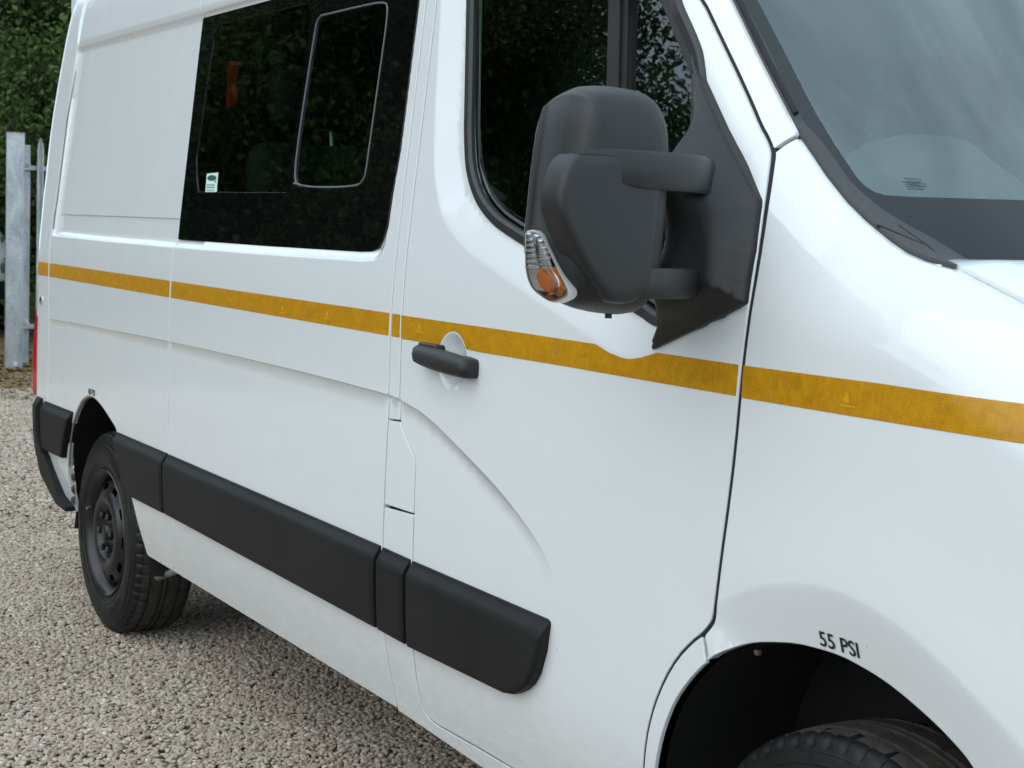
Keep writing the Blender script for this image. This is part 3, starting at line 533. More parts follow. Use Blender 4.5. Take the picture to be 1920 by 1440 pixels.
# --- side window glass
GS=[(-4.566,2.043),(-3.20,2.050),(-3.176,1.956),(-3.181,1.626),(-3.195,1.53),(-3.201,1.459),(-3.214,1.4215),(-3.233,1.4025),(-3.262,1.3945),(-3.32,1.3915),(-3.896,1.3875),(-4.570,1.3865)]
CB=[(-4.4655,1.5677),(-4.44,1.5289),(-3.7945,1.5284),(-3.776,1.76),(-3.765,1.995),(-3.80,2.01),(-4.42,2.01),(-4.452,1.98),(-4.470,1.8084),(-4.4878,1.6225)]
CV=C_['clear_vent']
vpane=P_(panel('side_window_border','' or GS,'frit',None,fn=flat_fn,res=.03,gap=.0005,rad=.0006,flange=.010,off=-.0075,holes=[CB,CV]))
P_(panel('side_window_pane',[(-4.54,2.03),(-3.772,2.03),(-3.76,1.50),(-4.54,1.50)],'glass_privacy',None,fn=flat_fn,res=.05,gap=0,rad=0,flange=0,off=-.005))
vent=P_(panel('sliding_window_pane',CV,'glass_privacy',None,fn=flat_fn,res=.04,gap=0,rad=0,flange=0,off=-.005))
def rail_on(path,fn,off,w,h,closed=False):
    """flat bead following a path on the side surface"""
    P=resample(path,.012,closed); n=len(P); t=np.roll(P,-1,0)-np.roll(P,1,0) if closed else np.gradient(P,axis=0)
    t/=np.linalg.norm(t,axis=1)[:,None]+1e-12; nn=np.stack([-t[:,1],t[:,0]],1)
    y=fn(P[:,0],P[:,1])+off; rings=[]
    for a,b in ((-w/2,.002),(-w/2,-h*.5),(-w*.3,-h),(w*.3,-h),(w/2,-h*.5),(w/2,.002)):
        q=P+nn*a; rings.append(np.stack([q[:,0],y+b,q[:,1]],1))
    m=MB(); V=np.stack(rings,1).reshape(-1,3); k=len(rings); F=[]
    for i in range(n if closed else n-1):
        for j in range(k-1): F.append((i*k+j,i*k+j+1,((i+1)%n)*k+j+1,((i+1)%n)*k+j))
    m.add(V,F); return m
P_(rail_on(smooth_curve(CV+CV[:1],it=2)[:-1],flat_fn,-.0075,.0042,.002,True).build('sliding_window_frame','frame_grey'))
P_(rail_on([(-3.752,1.552),(-3.70,1.546)],flat_fn,-.0075,.004,.002).build('sliding_window_catch','frame_grey'))
# --- door window: rubber seal, glass, divider
DG=C_['door_glass']; DG=DG if area2(DG)>0 else DG[::-1]
DGs=smooth_curve(DG+DG[:1],it=2)[:-1]; DGs=[tuple(p) for p in offset_loop(resample(DGs,.01),.004)[0]]
P_(rail_on(DGs,side,.006,.026,.013,True).build('window_seal','seal'))
IN,_=offset_loop(resample(DGs,.012),.012); IN=[tuple(p) for p in IN]
P_(rail_on(IN,side,.018,.018,.006,True).build('window_channel','frit'))
def glass_fn(x,z): return BODY(z)+taper(x)+.026+.065*np.clip((x+2.95)/.80,0,1.3)
P_(panel('door_window_pane',IN,'glass_door',None,fn=glass_fn,res=.05,gap=0,rad=0,flange=0,normal_eps=.02))
bar=MB()
for x0,x1,o,dep in ((-.036,.0,-.014,.02),(.0,.006,-.017,.02),(.006,.022,-.010,.02)):
    rings=[]
    for z in np.linspace(1.36,1.99,12):
        xc=-2.446+ (1.8814-z)*.16 if z<1.8814 else -2.446+(1.8814-z)*.16
        yy=float(glass_fn(xc,z)); rings.append([(xc+x0,yy+o,z),(xc+x1,yy+o,z),(xc+x1,yy+dep,z),(xc+x0,yy+dep,z)])
    bar.loft(rings)
P_(bar.build('window_divider','seal'))
# --- rubbing strips
def strip(name,poly,ztop,H=.024):
    poly=list(poly)
    if area2(poly)<0: poly=poly[::-1]
    def fn(x,z):
        d,_=seg_dist(x,z,poly,True)
        return side_base(x,z)-.004-(H-.004)*sstep(0,1,np.clip((ztop-z)/.034,0,1)*.92+.06)*(.35+.65*np.sqrt(np.clip(1-(1-np.clip(d/.010,0,1))**2,0,1)))
    return P_(panel(name,poly,'trim',None,fn=fn,res=.012,gap=.0008,rad=.0018,flange=.045,normal_eps=.002))
strip('rubbing_strip',[(-5.0724,.7447),(-4.573,.7447),(-4.573,.5595),(-4.9287,.5575),(-4.9645,.5915),(-4.9993,.644)],.7447)
strip('rubbing_strip',[(-4.561,.7437),(-3.128,.7415),(-3.128,.553),(-4.561,.5605)],.7430)
strip('rubbing_strip',[(-3.117,.7405),(-2.984,.7392),(-2.984,.5510),(-3.117,.5528)],.7400)
strip('rubbing_strip',[(-2.974,.7388),(-2.430,.7384),(-2.4215,.735),(-2.4195,.730),(-2.4300,.6755),(-2.4500,.6275),(-2.4705,.6014),(-2.4951,.5832),(-2.5256,.5672),(-2.5664,.559),(-2.974,.5495)],.7385)
strip('rubbing_strip',[(-5.955,.7458),(-5.5767,.7490),(-5.60,.70),(-5.685,.5665),(-5.735,.566),(-5.955,.5626)],.7465)
# --- amber reflective tape, one length per panel
def tape(poly,lab=None):
    return P_(panel('reflective_stripe',poly,'tape',None,res=.02,gap=.0,rad=.0004,flange=.0005,off=-.0008))
ZS0,ZS1=1.2135,1.2635
tape([(-6.075,ZS1),(-5.934,ZS1),(-5.931,ZS0),(-6.075,ZS0)])
tape([(-5.918,ZS1),(-4.580,ZS1),(-4.580,ZS0),(-5.914,ZS0)])
tape([(-4.566,ZS1),(-3.126,ZS1),(-3.125,ZS0),(-4.566,ZS0)])
tape([(-3.112,ZS1),(-3.0745,ZS1),(-3.072,ZS0),(-3.111,ZS0)])
tape(C_['stripe_door'][:8]+[(-1.9225,1.2625),(-1.9238,1.2130)]+C_['stripe_door'][10:12]+[(-2.8318+.0635*math.cos(a),1.1819+.0635*math.sin(a)) for a in np.linspace(.52,math.pi-.50,22)]+[(-3.0647,1.2115)])
sw=C_['stripe_wing']; tape([(-1.9105,1.2625)]+sw[1:4]+[(-1.25,sw[3][1]-.03),(-1.0,sw[3][1]-.10),(-1.0,sw[4][1]-.10),(-1.24,sw[4][1]-.03)]+sw[4:7]+[(-1.9105,1.2118)])
for x,z in [(-5.10,1.238),(-3.72,1.234),(-3.45,1.238),(-2.98,1.242),(-1.685,1.234)]:
    m=MB(); y=float(side(x,z))-.0016
    m.add([(x-.005,y,z-.004),(x+.005,y,z-.004),(x+.006,y,z+.002),(x,y,z+.012),(x-.006,y,z+.002)],[(0,1,2,3,4)])
    m.add([(x-.018,y,z-.010),(x+.018,y,z-.010),(x+.018,y,z-.0075),(x-.018,y,z-.0075)],[(0,1,2,3)])
    P_(m.build('tape_mark','amber_mark'))
# --- door handle
hz=1.1835; m=MB(); rings=[]
for k,t in enumerate(np.r_[0,.02,np.linspace(.06,.94,13),.98,1]):
    x=-2.948+(.226)*t; e=math.sin(math.pi*min(1,max(0,t)))**.35 if 0<t<1 else 0
    hgt=.0215*(.80+.20*math.sin(math.pi*t)**.5) if 0<t<1 else .016; dep=.036+.006*math.sin(math.pi*t)
    yb=float(side_base(x,hz)); zc=hz+.006-.012*t
    if k in (0,16): dep-=.016; hgt=.012
    if k in (1,15): hgt=.0185; dep-=.003
    pr=[(-.012 if .14<t<.86 else .010,-1),(-dep*.75,-1),(-dep,-.72),(-dep-.003,0),(-dep,.72),(-dep*.75,1),(-.012 if .14<t<.86 else .010,1)]
    rings.append([(x,yb+a,zc+b*hgt) for a,b in pr])
m.loft(rings); P_(m.build('door_handle','mirror_plastic',sharp=50))
m=MB(); m.box((-2.955,-.018,hz-.010),(-2.875,.01,hz+.030),.004); P_(m.build('handle_base','seal'))
# --- marker button, lettering
m=MB(); m.rev([(.0,.0165),(-.004,.0165),(-.0065,.012),(-.007,.001)],24,Matrix.Translation((-6.015,float(side(-6.015,1.1194)),1.1194))); P_(m.build('side_marker','chrome'))
def text(name,body,size,x,z,mat,fn,sxy=1.0,shear=0,off=-.0012,slope=0):
    cu=bpy.data.curves.new(name,'FONT'); cu.body=body; cu.size=size; cu.resolution_u=4
    o=bpy.data.objects.new(name,cu); COL.objects.link(o); dg=bpy.context.evaluated_depsgraph_get()
    me=bpy.data.meshes.new_from_object(o.evaluated_get(dg)); bpy.data.objects.remove(o)
    for v in me.vertices:
        a=x+v.co.x*sxy; b=z+v.co.y+slope*v.co.x*sxy; v.co=(a,float(fn(a,b))+off,b)
    me.materials.clear(); me.materials.append(MATS[mat]); return link(bpy.data.objects.new(name,me))
def bold(name,body,*a,**k):
    o=P_(text(name,body,*a,**k)); me=o.data; bm=bmesh.new(); bm.from_mesh(me); w=a[0]*.020
    for dx,dz in ((-w,0),(w,0),(0,w)):          # heavier strokes
        g=bmesh.ops.duplicate(bm,geom=bm.verts[:len(me.vertices)]+bm.edges[:len(me.edges)]+bm.faces[:len(me.polygons)])['geom']
        for v in g:
            if isinstance(v,bmesh.types.BMVert): v.co+=Vector((dx,-.00015*(1+(dx>0)+2*(dz>0)),dz))
    bm.to_mesh(me); bm.free(); return o
bold('tyre_pressure_lettering','55 PSI',.0335,-1.7275,.8605,'text_black',side,.985)
bold('tyre_pressure_lettering','68 PSI',.0300,-5.396,.8335,'text_black',side,1.05)
# --- wheel arches: liners and lips
def liner(name,arch,y1,mat='liner',zoff=0.012):
    A=smooth_curve(arch,it=1); m=MB(); rings=[]
    for yy,gr in ((.022,.0),(.05,.012),(.20,.03),(y1,.03)):
        cx=sum(p[0] for p in A)/len(A); cz=.45; ring=[]
        for x,z in A:
            d=Vector((x-cx,z-cz)); d=d.normalized()*gr if d.length>1e-6 else d; ring.append((x+d.x,float(side(x,z))*(yy<.03)+yy,z+d.y))
        rings.append(ring)
    m.loft(rings,cap=False,closed=False); o=P_(m.build(name,mat)); 
    m=MB(); r=rings[-1]; m.add(r,[tuple(range(len(r)))]); P_(m.build('wheel_arch_wall',mat)); return o
liner('wheel_arch_liner',[(-5.72,.30)]+C_['arch_rear'][:11]+[(-5.0,.62),(-4.90,.45),(-4.885,.30)],.36)
liner('wheel_arch_liner',[(-2.10,.28)]+ARCHF+[(-1.29,.30)],.34)
for arch in (C_['arch_rear'][2:11],):
    m=MB(); m.tube([(x,float(side(x,z))+.006,z) for x,z in smooth_curve(arch,it=2)],.0035,8); P_(m.build('wheel_arch_lip','sealer'))
m=MB(); m.box((-1.893,.040,.802),(-1.883,.05,.811),.002); P_(m.build('liner_clip','rusty_steel'))
m=MB()
for z0 in (.50,.455,.415): m.box((-5.690+(.5-z0)*.05,.03,z0-.02),(-5.668+(.5-z0)*.05,.034,z0+.012),.001); m.rev([(0,.011),(.006,.011)],12,Matrix.Translation((-5.66,.02,z0)))
P_(m.build('arch_bracket','rusty_steel'))
TR={'clear':[(0.1931,1.8659),(0.1891,1.7629),(0.1843,1.6774),(0.1859,1.6204),(0.1901,1.5832),(0.1927,1.5621),(0.1977,1.5497),(0.2086,1.5401),(0.2225,1.5357),(0.2683,1.5353),(0.3889,1.5373),(0.4633,1.5388)],
'edge':[(0.1672,1.8638),(0.1644,1.7771),(0.1543,1.6756),(0.1557,1.6429),(0.1647,1.6276),(0.1728,1.5909),(0.1767,1.5537),(0.1905,1.5285),(0.2117,1.503),(0.2369,1.4844),(0.2628,1.4683),(0.2866,1.4474),(0.2988,1.4374)],
'text':[(0.2718,1.5642),(0.298,1.551)],
'head':[(-0.2946,1.6614),(-0.2805,1.6724),(-0.2588,1.6775),(-0.2073,1.6779),(-0.1774,1.6739),(-0.1582,1.6631),(-0.1437,1.6456),(-0.1355,1.6206),(-0.1316,1.5808),(-0.1316,1.5327),(-0.1335,1.4762),(-0.1379,1.4111),(-0.1448,1.3741),(-0.1586,1.3491),(-0.1731,1.3379),(-0.1956,1.3347),(-0.2259,1.3369),(-0.2638,1.3437),(-0.2805,1.3495),(-0.3037,1.3673),(-0.3168,1.3919),(-0.3222,1.4279),(-0.3226,1.452),(-0.3191,1.4881),(-0.3158,1.5401),(-0.3097,1.5959),(-0.3042,1.6333)],
'cover':[(-0.3247,1.5712),(-0.2364,1.5755),(-0.1738,1.576),(-0.1725,1.5229),(-0.176,1.4677),(-0.1806,1.4123),(-0.1843,1.3767),(-0.2142,1.355),(-0.2526,1.3562),(-0.2673,1.3655),(-0.2902,1.3892),(-0.3171,1.4248),(-0.34,1.46),(-0.3521,1.4846),(-0.3549,1.5033),(-0.3524,1.526),(-0.3445,1.549),(-0.3362,1.563)],
'lens':[(-2.0216,-0.3323,1.4577),(-2.0097,-0.3305,1.4604),(-1.9977,-0.3285,1.4575),(-1.9858,-0.3263,1.45),(-1.9738,-0.3239,1.4355),(-1.9499,-0.3189,1.4021),(-1.9284,-0.315,1.3776),(-1.926,-0.3143,1.3699),(-1.9308,-0.3145,1.3635),(-1.9475,-0.3163,1.357),(-1.9642,-0.3184,1.3528),(-1.9858,-0.3219,1.3594),(-2.0061,-0.3256,1.3693),(-2.0168,-0.328,1.3823),(-2.0228,-0.3298,1.4003),(-2.024,-0.3313,1.4282)],
'bulb':[(-1.9889,-0.3276,1.4026),(-1.9794,-0.3263,1.4046),(-1.9662,-0.324,1.3974),(-1.9567,-0.3222,1.3869),(-1.9543,-0.3213,1.3761),(-1.959,-0.3216,1.368),(-1.9662,-0.3224,1.3652),(-1.9746,-0.3239,1.3703),(-1.9877,-0.3262,1.3766),(-1.9937,-0.3277,1.389)]}
# --- windscreen
def gx(y,z): return -1.9635-.889*(z-1.628)+.16*(1-((1.035-np.asarray(y))/.90)**2)
def mir(P): return [(2.07-y,z) for y,z in P][::-1]
CL=[(.222,2.12),(.205,2.0)]+TR['clear']+[(.70,1.5415)]; ED=[(.183,2.19),(.175,2.03)]+TR['edge']+[(.40,1.424),(.70,1.424)]
clear_poly=CL+mir(CL); edge_poly=ED+mir(ED)
def screen_sheet(name,outline,mat,holes=(),res=.05,off=0.,M=None):
    loops=[]
    for P in [outline]+list(holes):
        P=P if area2(P)>0 else P[::-1]; loops.append(clean_loop(resample(P,res*.5),res*.1))
    o=loops[0]; x0,z0=o.min(0); x1,z1=o.max(0); X,Z=np.meshgrid(np.arange(x0,x1,res),np.arange(z0,z1,res)); pts=np.stack([X.ravel(),Z.ravel()],1)
    k=inside(pts[:,0],pts[:,1],o)
    for lp in loops: d,_=seg_dist(pts[:,0],pts[:,1],lp,True); k&=d>res*.3
    for h in loops[1:]: k&=~inside(pts[:,0],pts[:,1],h)
    vo,F=triangulate(loops,pts[k])
    y,z=vo[:,0],vo[:,1]; e=.01; X=gx(y,z)+off; N=np.stack([np.ones_like(y),-(gx(y+e,z)-gx(y-e,z))/(2*e),-(gx(y,z+e)-gx(y,z-e))/(2*e)],1); N/=np.linalg.norm(N,axis=1)[:,None]
    return P_(mesh_obj(name,np.stack([X,y,z],1),F,mat,None,True,N))
screen_sheet('windscreen_border',edge_poly,'frit_screen',[clear_poly],.03)
screen_sheet('windscreen_pane',edge_poly,'glass_screen',(),.06,-.004)
# cowl moulding between wing/pillar and glass
A=resample([(x,z) for x,z in SE[:15]],.004,False); Bp=resample(ED[:15],.004,False)
def bylen(P,n):
    s=np.r_[0,np.cumsum(np.linalg.norm(np.diff(P,axis=0),axis=1))]; t=np.linspace(0,s[-1],n); return np.stack([np.interp(t,s,P[:,0]),np.interp(t,s,P[:,1])],1)
# match the two edges by height so that the strip stays square to the screen
n=90; zt=np.r_[np.linspace(2.18,1.46,60)]
def at_z(P,z): 
    o=np.argsort(P[:,1]); return np.interp(z,P[o,1],P[o,0])
a1=np.stack([at_z(A,zt),zt],1); tail=A[A[:,1]<1.46]; tail=bylen(tail[np.argsort(-tail[:,1])],30); a=np.vstack([a1,tail])
b1=np.stack([at_z(Bp,zt),zt],1); tb=Bp[Bp[:,1]<1.46]; tb=bylen(tb[np.argsort(-tb[:,1])],30); b=np.vstack([b1,tb])
ay=side_base(a[:,0],a[:,1]); bx=gx(b[:,0],b[:,1])
ring=[]
for i in range(len(a)):
    p=Vector((a[i,0],ay[i],a[i,1])); q=Vector((bx[i],b[i,0],b[i,1])); g=(q-p); w=min(.006,g.length*.2); u=g.normalized()
    nrm=Vector((.7,-.35,.62)).normalized()
    ring.append([(p+u*.002-nrm*.02)[:],(p+u*.003-nrm*.003)[:],(p+u*(.003+w)+nrm*.004)[:],(p+g*.5+nrm*.006)[:],(q-u*.004+nrm*.004)[:],(q+nrm*.001)[:],(q-nrm*.01)[:]])
m=MB(); m.loft(ring,cap=False,closed=False); P_(m.build('cowl_moulding','cowl',sharp=60))
def strip_pt(i,t,h=.0075):
    p=Vector((a[i,0],ay[i],a[i,1])); q=Vector((bx[i],b[i,0],b[i,1])); return (p+(q-p)*t+Vector((.7,-.35,.62)).normalized()*h)
i0=int(np.argmin(np.hypot(a[:,0]+1.7655,a[:,1]-1.4671)))
m=MB(); m.tube([strip_pt(i0,.03,.003)[:],strip_pt(i0+3,.45,.004)[:],strip_pt(i0+3,.55,.004)[:]],.0026,6); m.tube([strip_pt(i0,.58,.004)[:],strip_pt(i0+6,.5,.004)[:],strip_pt(i0+14,.42,.003)[:]],.003,6); P_(m.build('cowl_joint','dark'))
m=MB(); m.tube([(SE[k][0]+.004,float(side_base(*SE[k]))+.010,SE[k][1]+.004) for k in range(0,5)],.0055,6); P_(m.build('pillar_gap_shade','dark'))  # dark tube along the pillar edge, stands in for the gap's shade
# tiny print on the glass
for k,(t,w) in enumerate((('_ ______',.0088),(' _______',.0088),('_ ___ _____',.0088),('_ ________',.0088))):
    z0=1.5635-.0036*k; y0=.2712+.001*k
    m=MB(); rnd=random.Random(k); yy=y0
    for j in range(9):
        wd=rnd.uniform(.0015,.0034); m.add([(gx(yy,z0)+.0015,yy,z0),(gx(yy+wd,z0)+.0015,yy+wd,z0),(gx(yy+wd,z0+.0016)+.0015,yy+wd,z0+.0016),(gx(yy,z0+.0016)+.0015,yy,z0+.0016)],[(0,1,2,3)]); yy+=wd+rnd.uniform(.0004,.001)
    P_(m.build('glass_etching','text_black',smooth=False))
# --- bonnet
sx_=[p[0] for p in SE[14:]]; sz_=[p[1] for p in SE[14:]]
def bonnet_pt(u,v):
    xs=-1.656+(.706)*v; zE=float(np.interp(xs,sx_,sz_)); ys=float(side_base(xs,zE))+.010; y=ys+(1.035-ys)*u
    x=xs+(1-v)*(float(gx(y,1.44))-float(gx(ys,1.44)))+.05*v*u; z=zE+.002+.0075*min(1,u/.06)+.05*math.sin(min(1,u)*math.pi/2)*(.12+.88*min(1,v*3))
    return x,y,z
nu,nv=36,36; V=[]; us=[0]+list(np.linspace(.012,1,nu)); vs_=list(np.linspace(0,1,nv))
for v in vs_:
    row=[bonnet_pt(u,v) for u in us]; row+=[(x,2.07-y,z) for x,y,z in row[::-1][1:]]; V.append(row)
lip=[(x-.004,y,z-.012) for x,y,z in V[0]]; V=[lip]+V
m=MB(); m.loft(V,cap=False,closed=False)
side_l=[[(x,y,z) for x,y,z in (r[0] for r in V)],[(x,y+.003,z-.02) for x,y,z in (r[0] for r in V)]]; m.loft(side_l,cap=False,closed=False)
P_(m.build('bonnet','paint',sharp=40))
# bay below the bonnet and windscreen so the shut line stays dark
m=MB(); m.box((-1.62,.42,.95),(-1.0,1.65,1.02)); P_(m.build('engine_bay','dark',smooth=False))
m=MB(); m.loft([[(float(gx(y,1.40))-.05,y,1.405),(float(gx(y,1.40))+.05,y,1.400),(-.99,y,1.0),(-.99,y,.95),(-1.9,y,.95)] for y in (.30,.6,1.035,1.5,1.77)]); P_(m.build('scuttle','dark',smooth=False))
# --- nose (beyond the frame, closes the body)
rings=[]
for z,xo,ins in ((1.02,-.935,.02),(.90,-.86,.02),(.75,-.82,.02),(.62,-.81,.02)):
    ys=float(side_base(-.95,z)); half=[( -.95+(xo+.95)*min(1,max(0,(y-ys)/.22))**.5+.10*math.sin(max(0,(y-ys))/(1.035-ys)*math.pi/2),y,z) for y in np.linspace(ys,1.035,14)]
    rings.append(half+[(x,2.07-y,z_) for x,y,z_ in half[::-1][1:]])
m=MB(); m.loft(rings,cap=False,closed=False); P_(m.build('front_panel','paint'))
rings=[]
for z,o in ((.63,.02),(.55,.05),(.40,.05),(.30,.0)):
    half=[(-1.22+(.42+o)*min(1,max(0,(y-.08)/.25))**.5,y,z) for y in np.linspace(.08,1.035,14)]; rings.append(half+[(x,2.07-y,z_) for x,y,z_ in half[::-1][1:]])
m=MB(); m.loft(rings,cap=False,closed=False); P_(m.build('front_bumper','trim'))
P_(panel('headlamp',[(-1.10,.985),(-.945,.975),(-.945,.80),(-1.04,.83)],'lens_grey',None,res=.03,gap=.002,rad=.003,flange=.02,off=-.006))
m=MB()
for z in (.96,1.0): m.box((-.93,.45,z-.012),(-.865,1.62,z+.012),.004)
P_(m.build('grille','seal'))
# --- roof and far side
rings=[]
for x in np.linspace(-6.22,-2.60,24):
    h=2.50-.10*sstep(-3.4,-2.6,x)-.05*sstep(-6.0,-6.22,x); y0=float(side_base(max(x,-6.0),ZTOP)); half=[(x,y0,ZTOP)]+[(x,y0+.9*t,ZTOP+(h-ZTOP)*(1-(1-t)**3)) for t in (.03,.08,.16,.3,.5,.75,.95)]
    rings.append(half+[(x_,2.07-y,z) for x_,y,z in half[::-1]])
m=MB(); m.loft(rings,cap=False,closed=False)
hd=[(-2.60,2.07-1.035+d,2.40) for d in (0,)]
m.loft([rings[-1],[(float(gx(min(max(y,.19),1.88),2.17))-.01,min(max(y,.19),1.88),2.175) for x,y,z in rings[-1]]],cap=False,closed=False); P_(m.build('roof','paint'))
m=MB(); m.loft([[(x,float(side_base(max(x,-6.0),z))+.05 if z<2.2 else .17,z) for z in (2.3,)]+[(x,.9+0*x,2.38)]+[(x,1.88,2.3)] for x in (-6.1,-4,-2.7)],cap=False,closed=False); P_(m.build('headliner','headliner'))
def far(x0,x1,z0,z1,name='far_side_panel',mat='paint'):
    m=MB(); zs=np.linspace(z0,z1,8); m.loft([[(x,2.07-float(BODY(z)),z) for z in zs] for x in np.linspace(x0,x1,4)],cap=False,closed=False)
    m.loft([[(x,2.05-float(BODY(z)),z) for z in zs] for x in np.linspace(x0,x1,4)],cap=False,closed=False); return P_(m.build(name,mat))
far(-6.2,-.95,.36,1.36); far(-6.2,-2.6,2.02,ZTOP); far(-6.2,-4.5,1.36,2.02); far(-3.2,-3.0,1.36,2.02); far(-3.78,-3.70,1.36,2.02)
far(-4.5,-3.2,1.36,2.02,'far_window_pane','glass_privacy'); far(-3.0,-2.25,1.36,2.02,'far_window_pane','glass_door')
m=MB(); m.loft([[(-6.24,y,z) for z in (.45,1.2,1.9,2.36)] for y in (.16,.6,1.035,1.5,1.91)],cap=False,closed=False); P_(m.build('rear_door_panel','paint'))
# --- rear lamp and bumper
m=MB(); m.loft([[(-6.075,.010+i,z),(-6.11,-.004+i,z),(-6.145,.0+i,z),(-6.19,.05+i,z),(-6.10,.06+i,z)] for z,i in ((1.145,.03),(1.12,.016),(1.05,.007),(.95,.0),(.85,-.003),(.77,-.004),(.752,.004))]); P_(m.build('rear_lamp','red_lens',sharp=50))
def bump_fn(x,z):
    c=np.clip(-(x+6.0),0,.27); return side_base(np.maximum(x,-5.99),np.maximum(z,.5))-.028+np.where(x<-6.0,.29-np.sqrt(np.maximum(.0841-c*c,0)),0)+.20*np.clip(.60-z,0,1)**1.6+.018*sstep(.715,.752,z)
P_(panel('rear_bumper',[(-6.26,.752),(-5.985,.752),(-5.972,.60),(-5.955,.557),(-5.925,.545),(-5.80,.41),(-5.70,.385),(-5.70,.365),(-5.83,.372),(-6.0,.45),(-6.10,.52),(-6.26,.54)],'trim',None,fn=bump_fn,res=.02,gap=.001,rad=.003,flange=.04))
m=MB(); m.tube([(-5.985,float(bump_fn(-5.985,z))-.001,z) for z in np.linspace(.74,.60,8)]+[(-5.97,float(bump_fn(-5.97,.57)),.57),(-5.94,float(bump_fn(-5.94,.55))-.001,.55)],.003,6); P_(m.build('bumper_joint','dark'))
# --- underside
m=MB(); m.box((-4.88,.16,.34),(-2.16,1.91,.50),.03); m.box((-6.1,.46,.36),(-4.88,1.61,.50),.03); m.box((-2.16,.46,.36),(-1.1,1.61,.55),.03); P_(m.build('underbody','dark'))
m=MB(); m.tube([(-5.361,.2,.345),(-5.361,1.87,.345)],.05,10); m.box((-5.9,.55,.30),(-4.2,.63,.38)); m.box((-5.9,1.44,.30),(-4.2,1.52,.38)); P_(m.build('rear_axle','dark'))
m=MB(); m.loft([[(x,.085,.352),(x,.085,.40),(x,.16,.40),(x,.16,.345)] for x in (-4.86,-3.2,-2.15)]); P_(m.build('sill_underside','dark'))
m=MB(); m.tube([(-4.815,.138,.328),(-4.865,.115,.306),(-4.915,.092,.284)],.0125,12); P_(m.build('jacking_pin','bare_metal'))
m=MB()
for t in np.linspace(.1,.9,9):
    p=Vector((-4.865,.115,.306)).lerp(Vector((-4.915,.092,.284)),t); d=(Vector((-4.915,.092,.284))-Vector((-4.865,.115,.306))).normalized()
    m.tube([(p-d*.0012)[:],(p+d*.0012)[:]],.0138,12)
P_(m.build('pin_thread','bare_metal'))
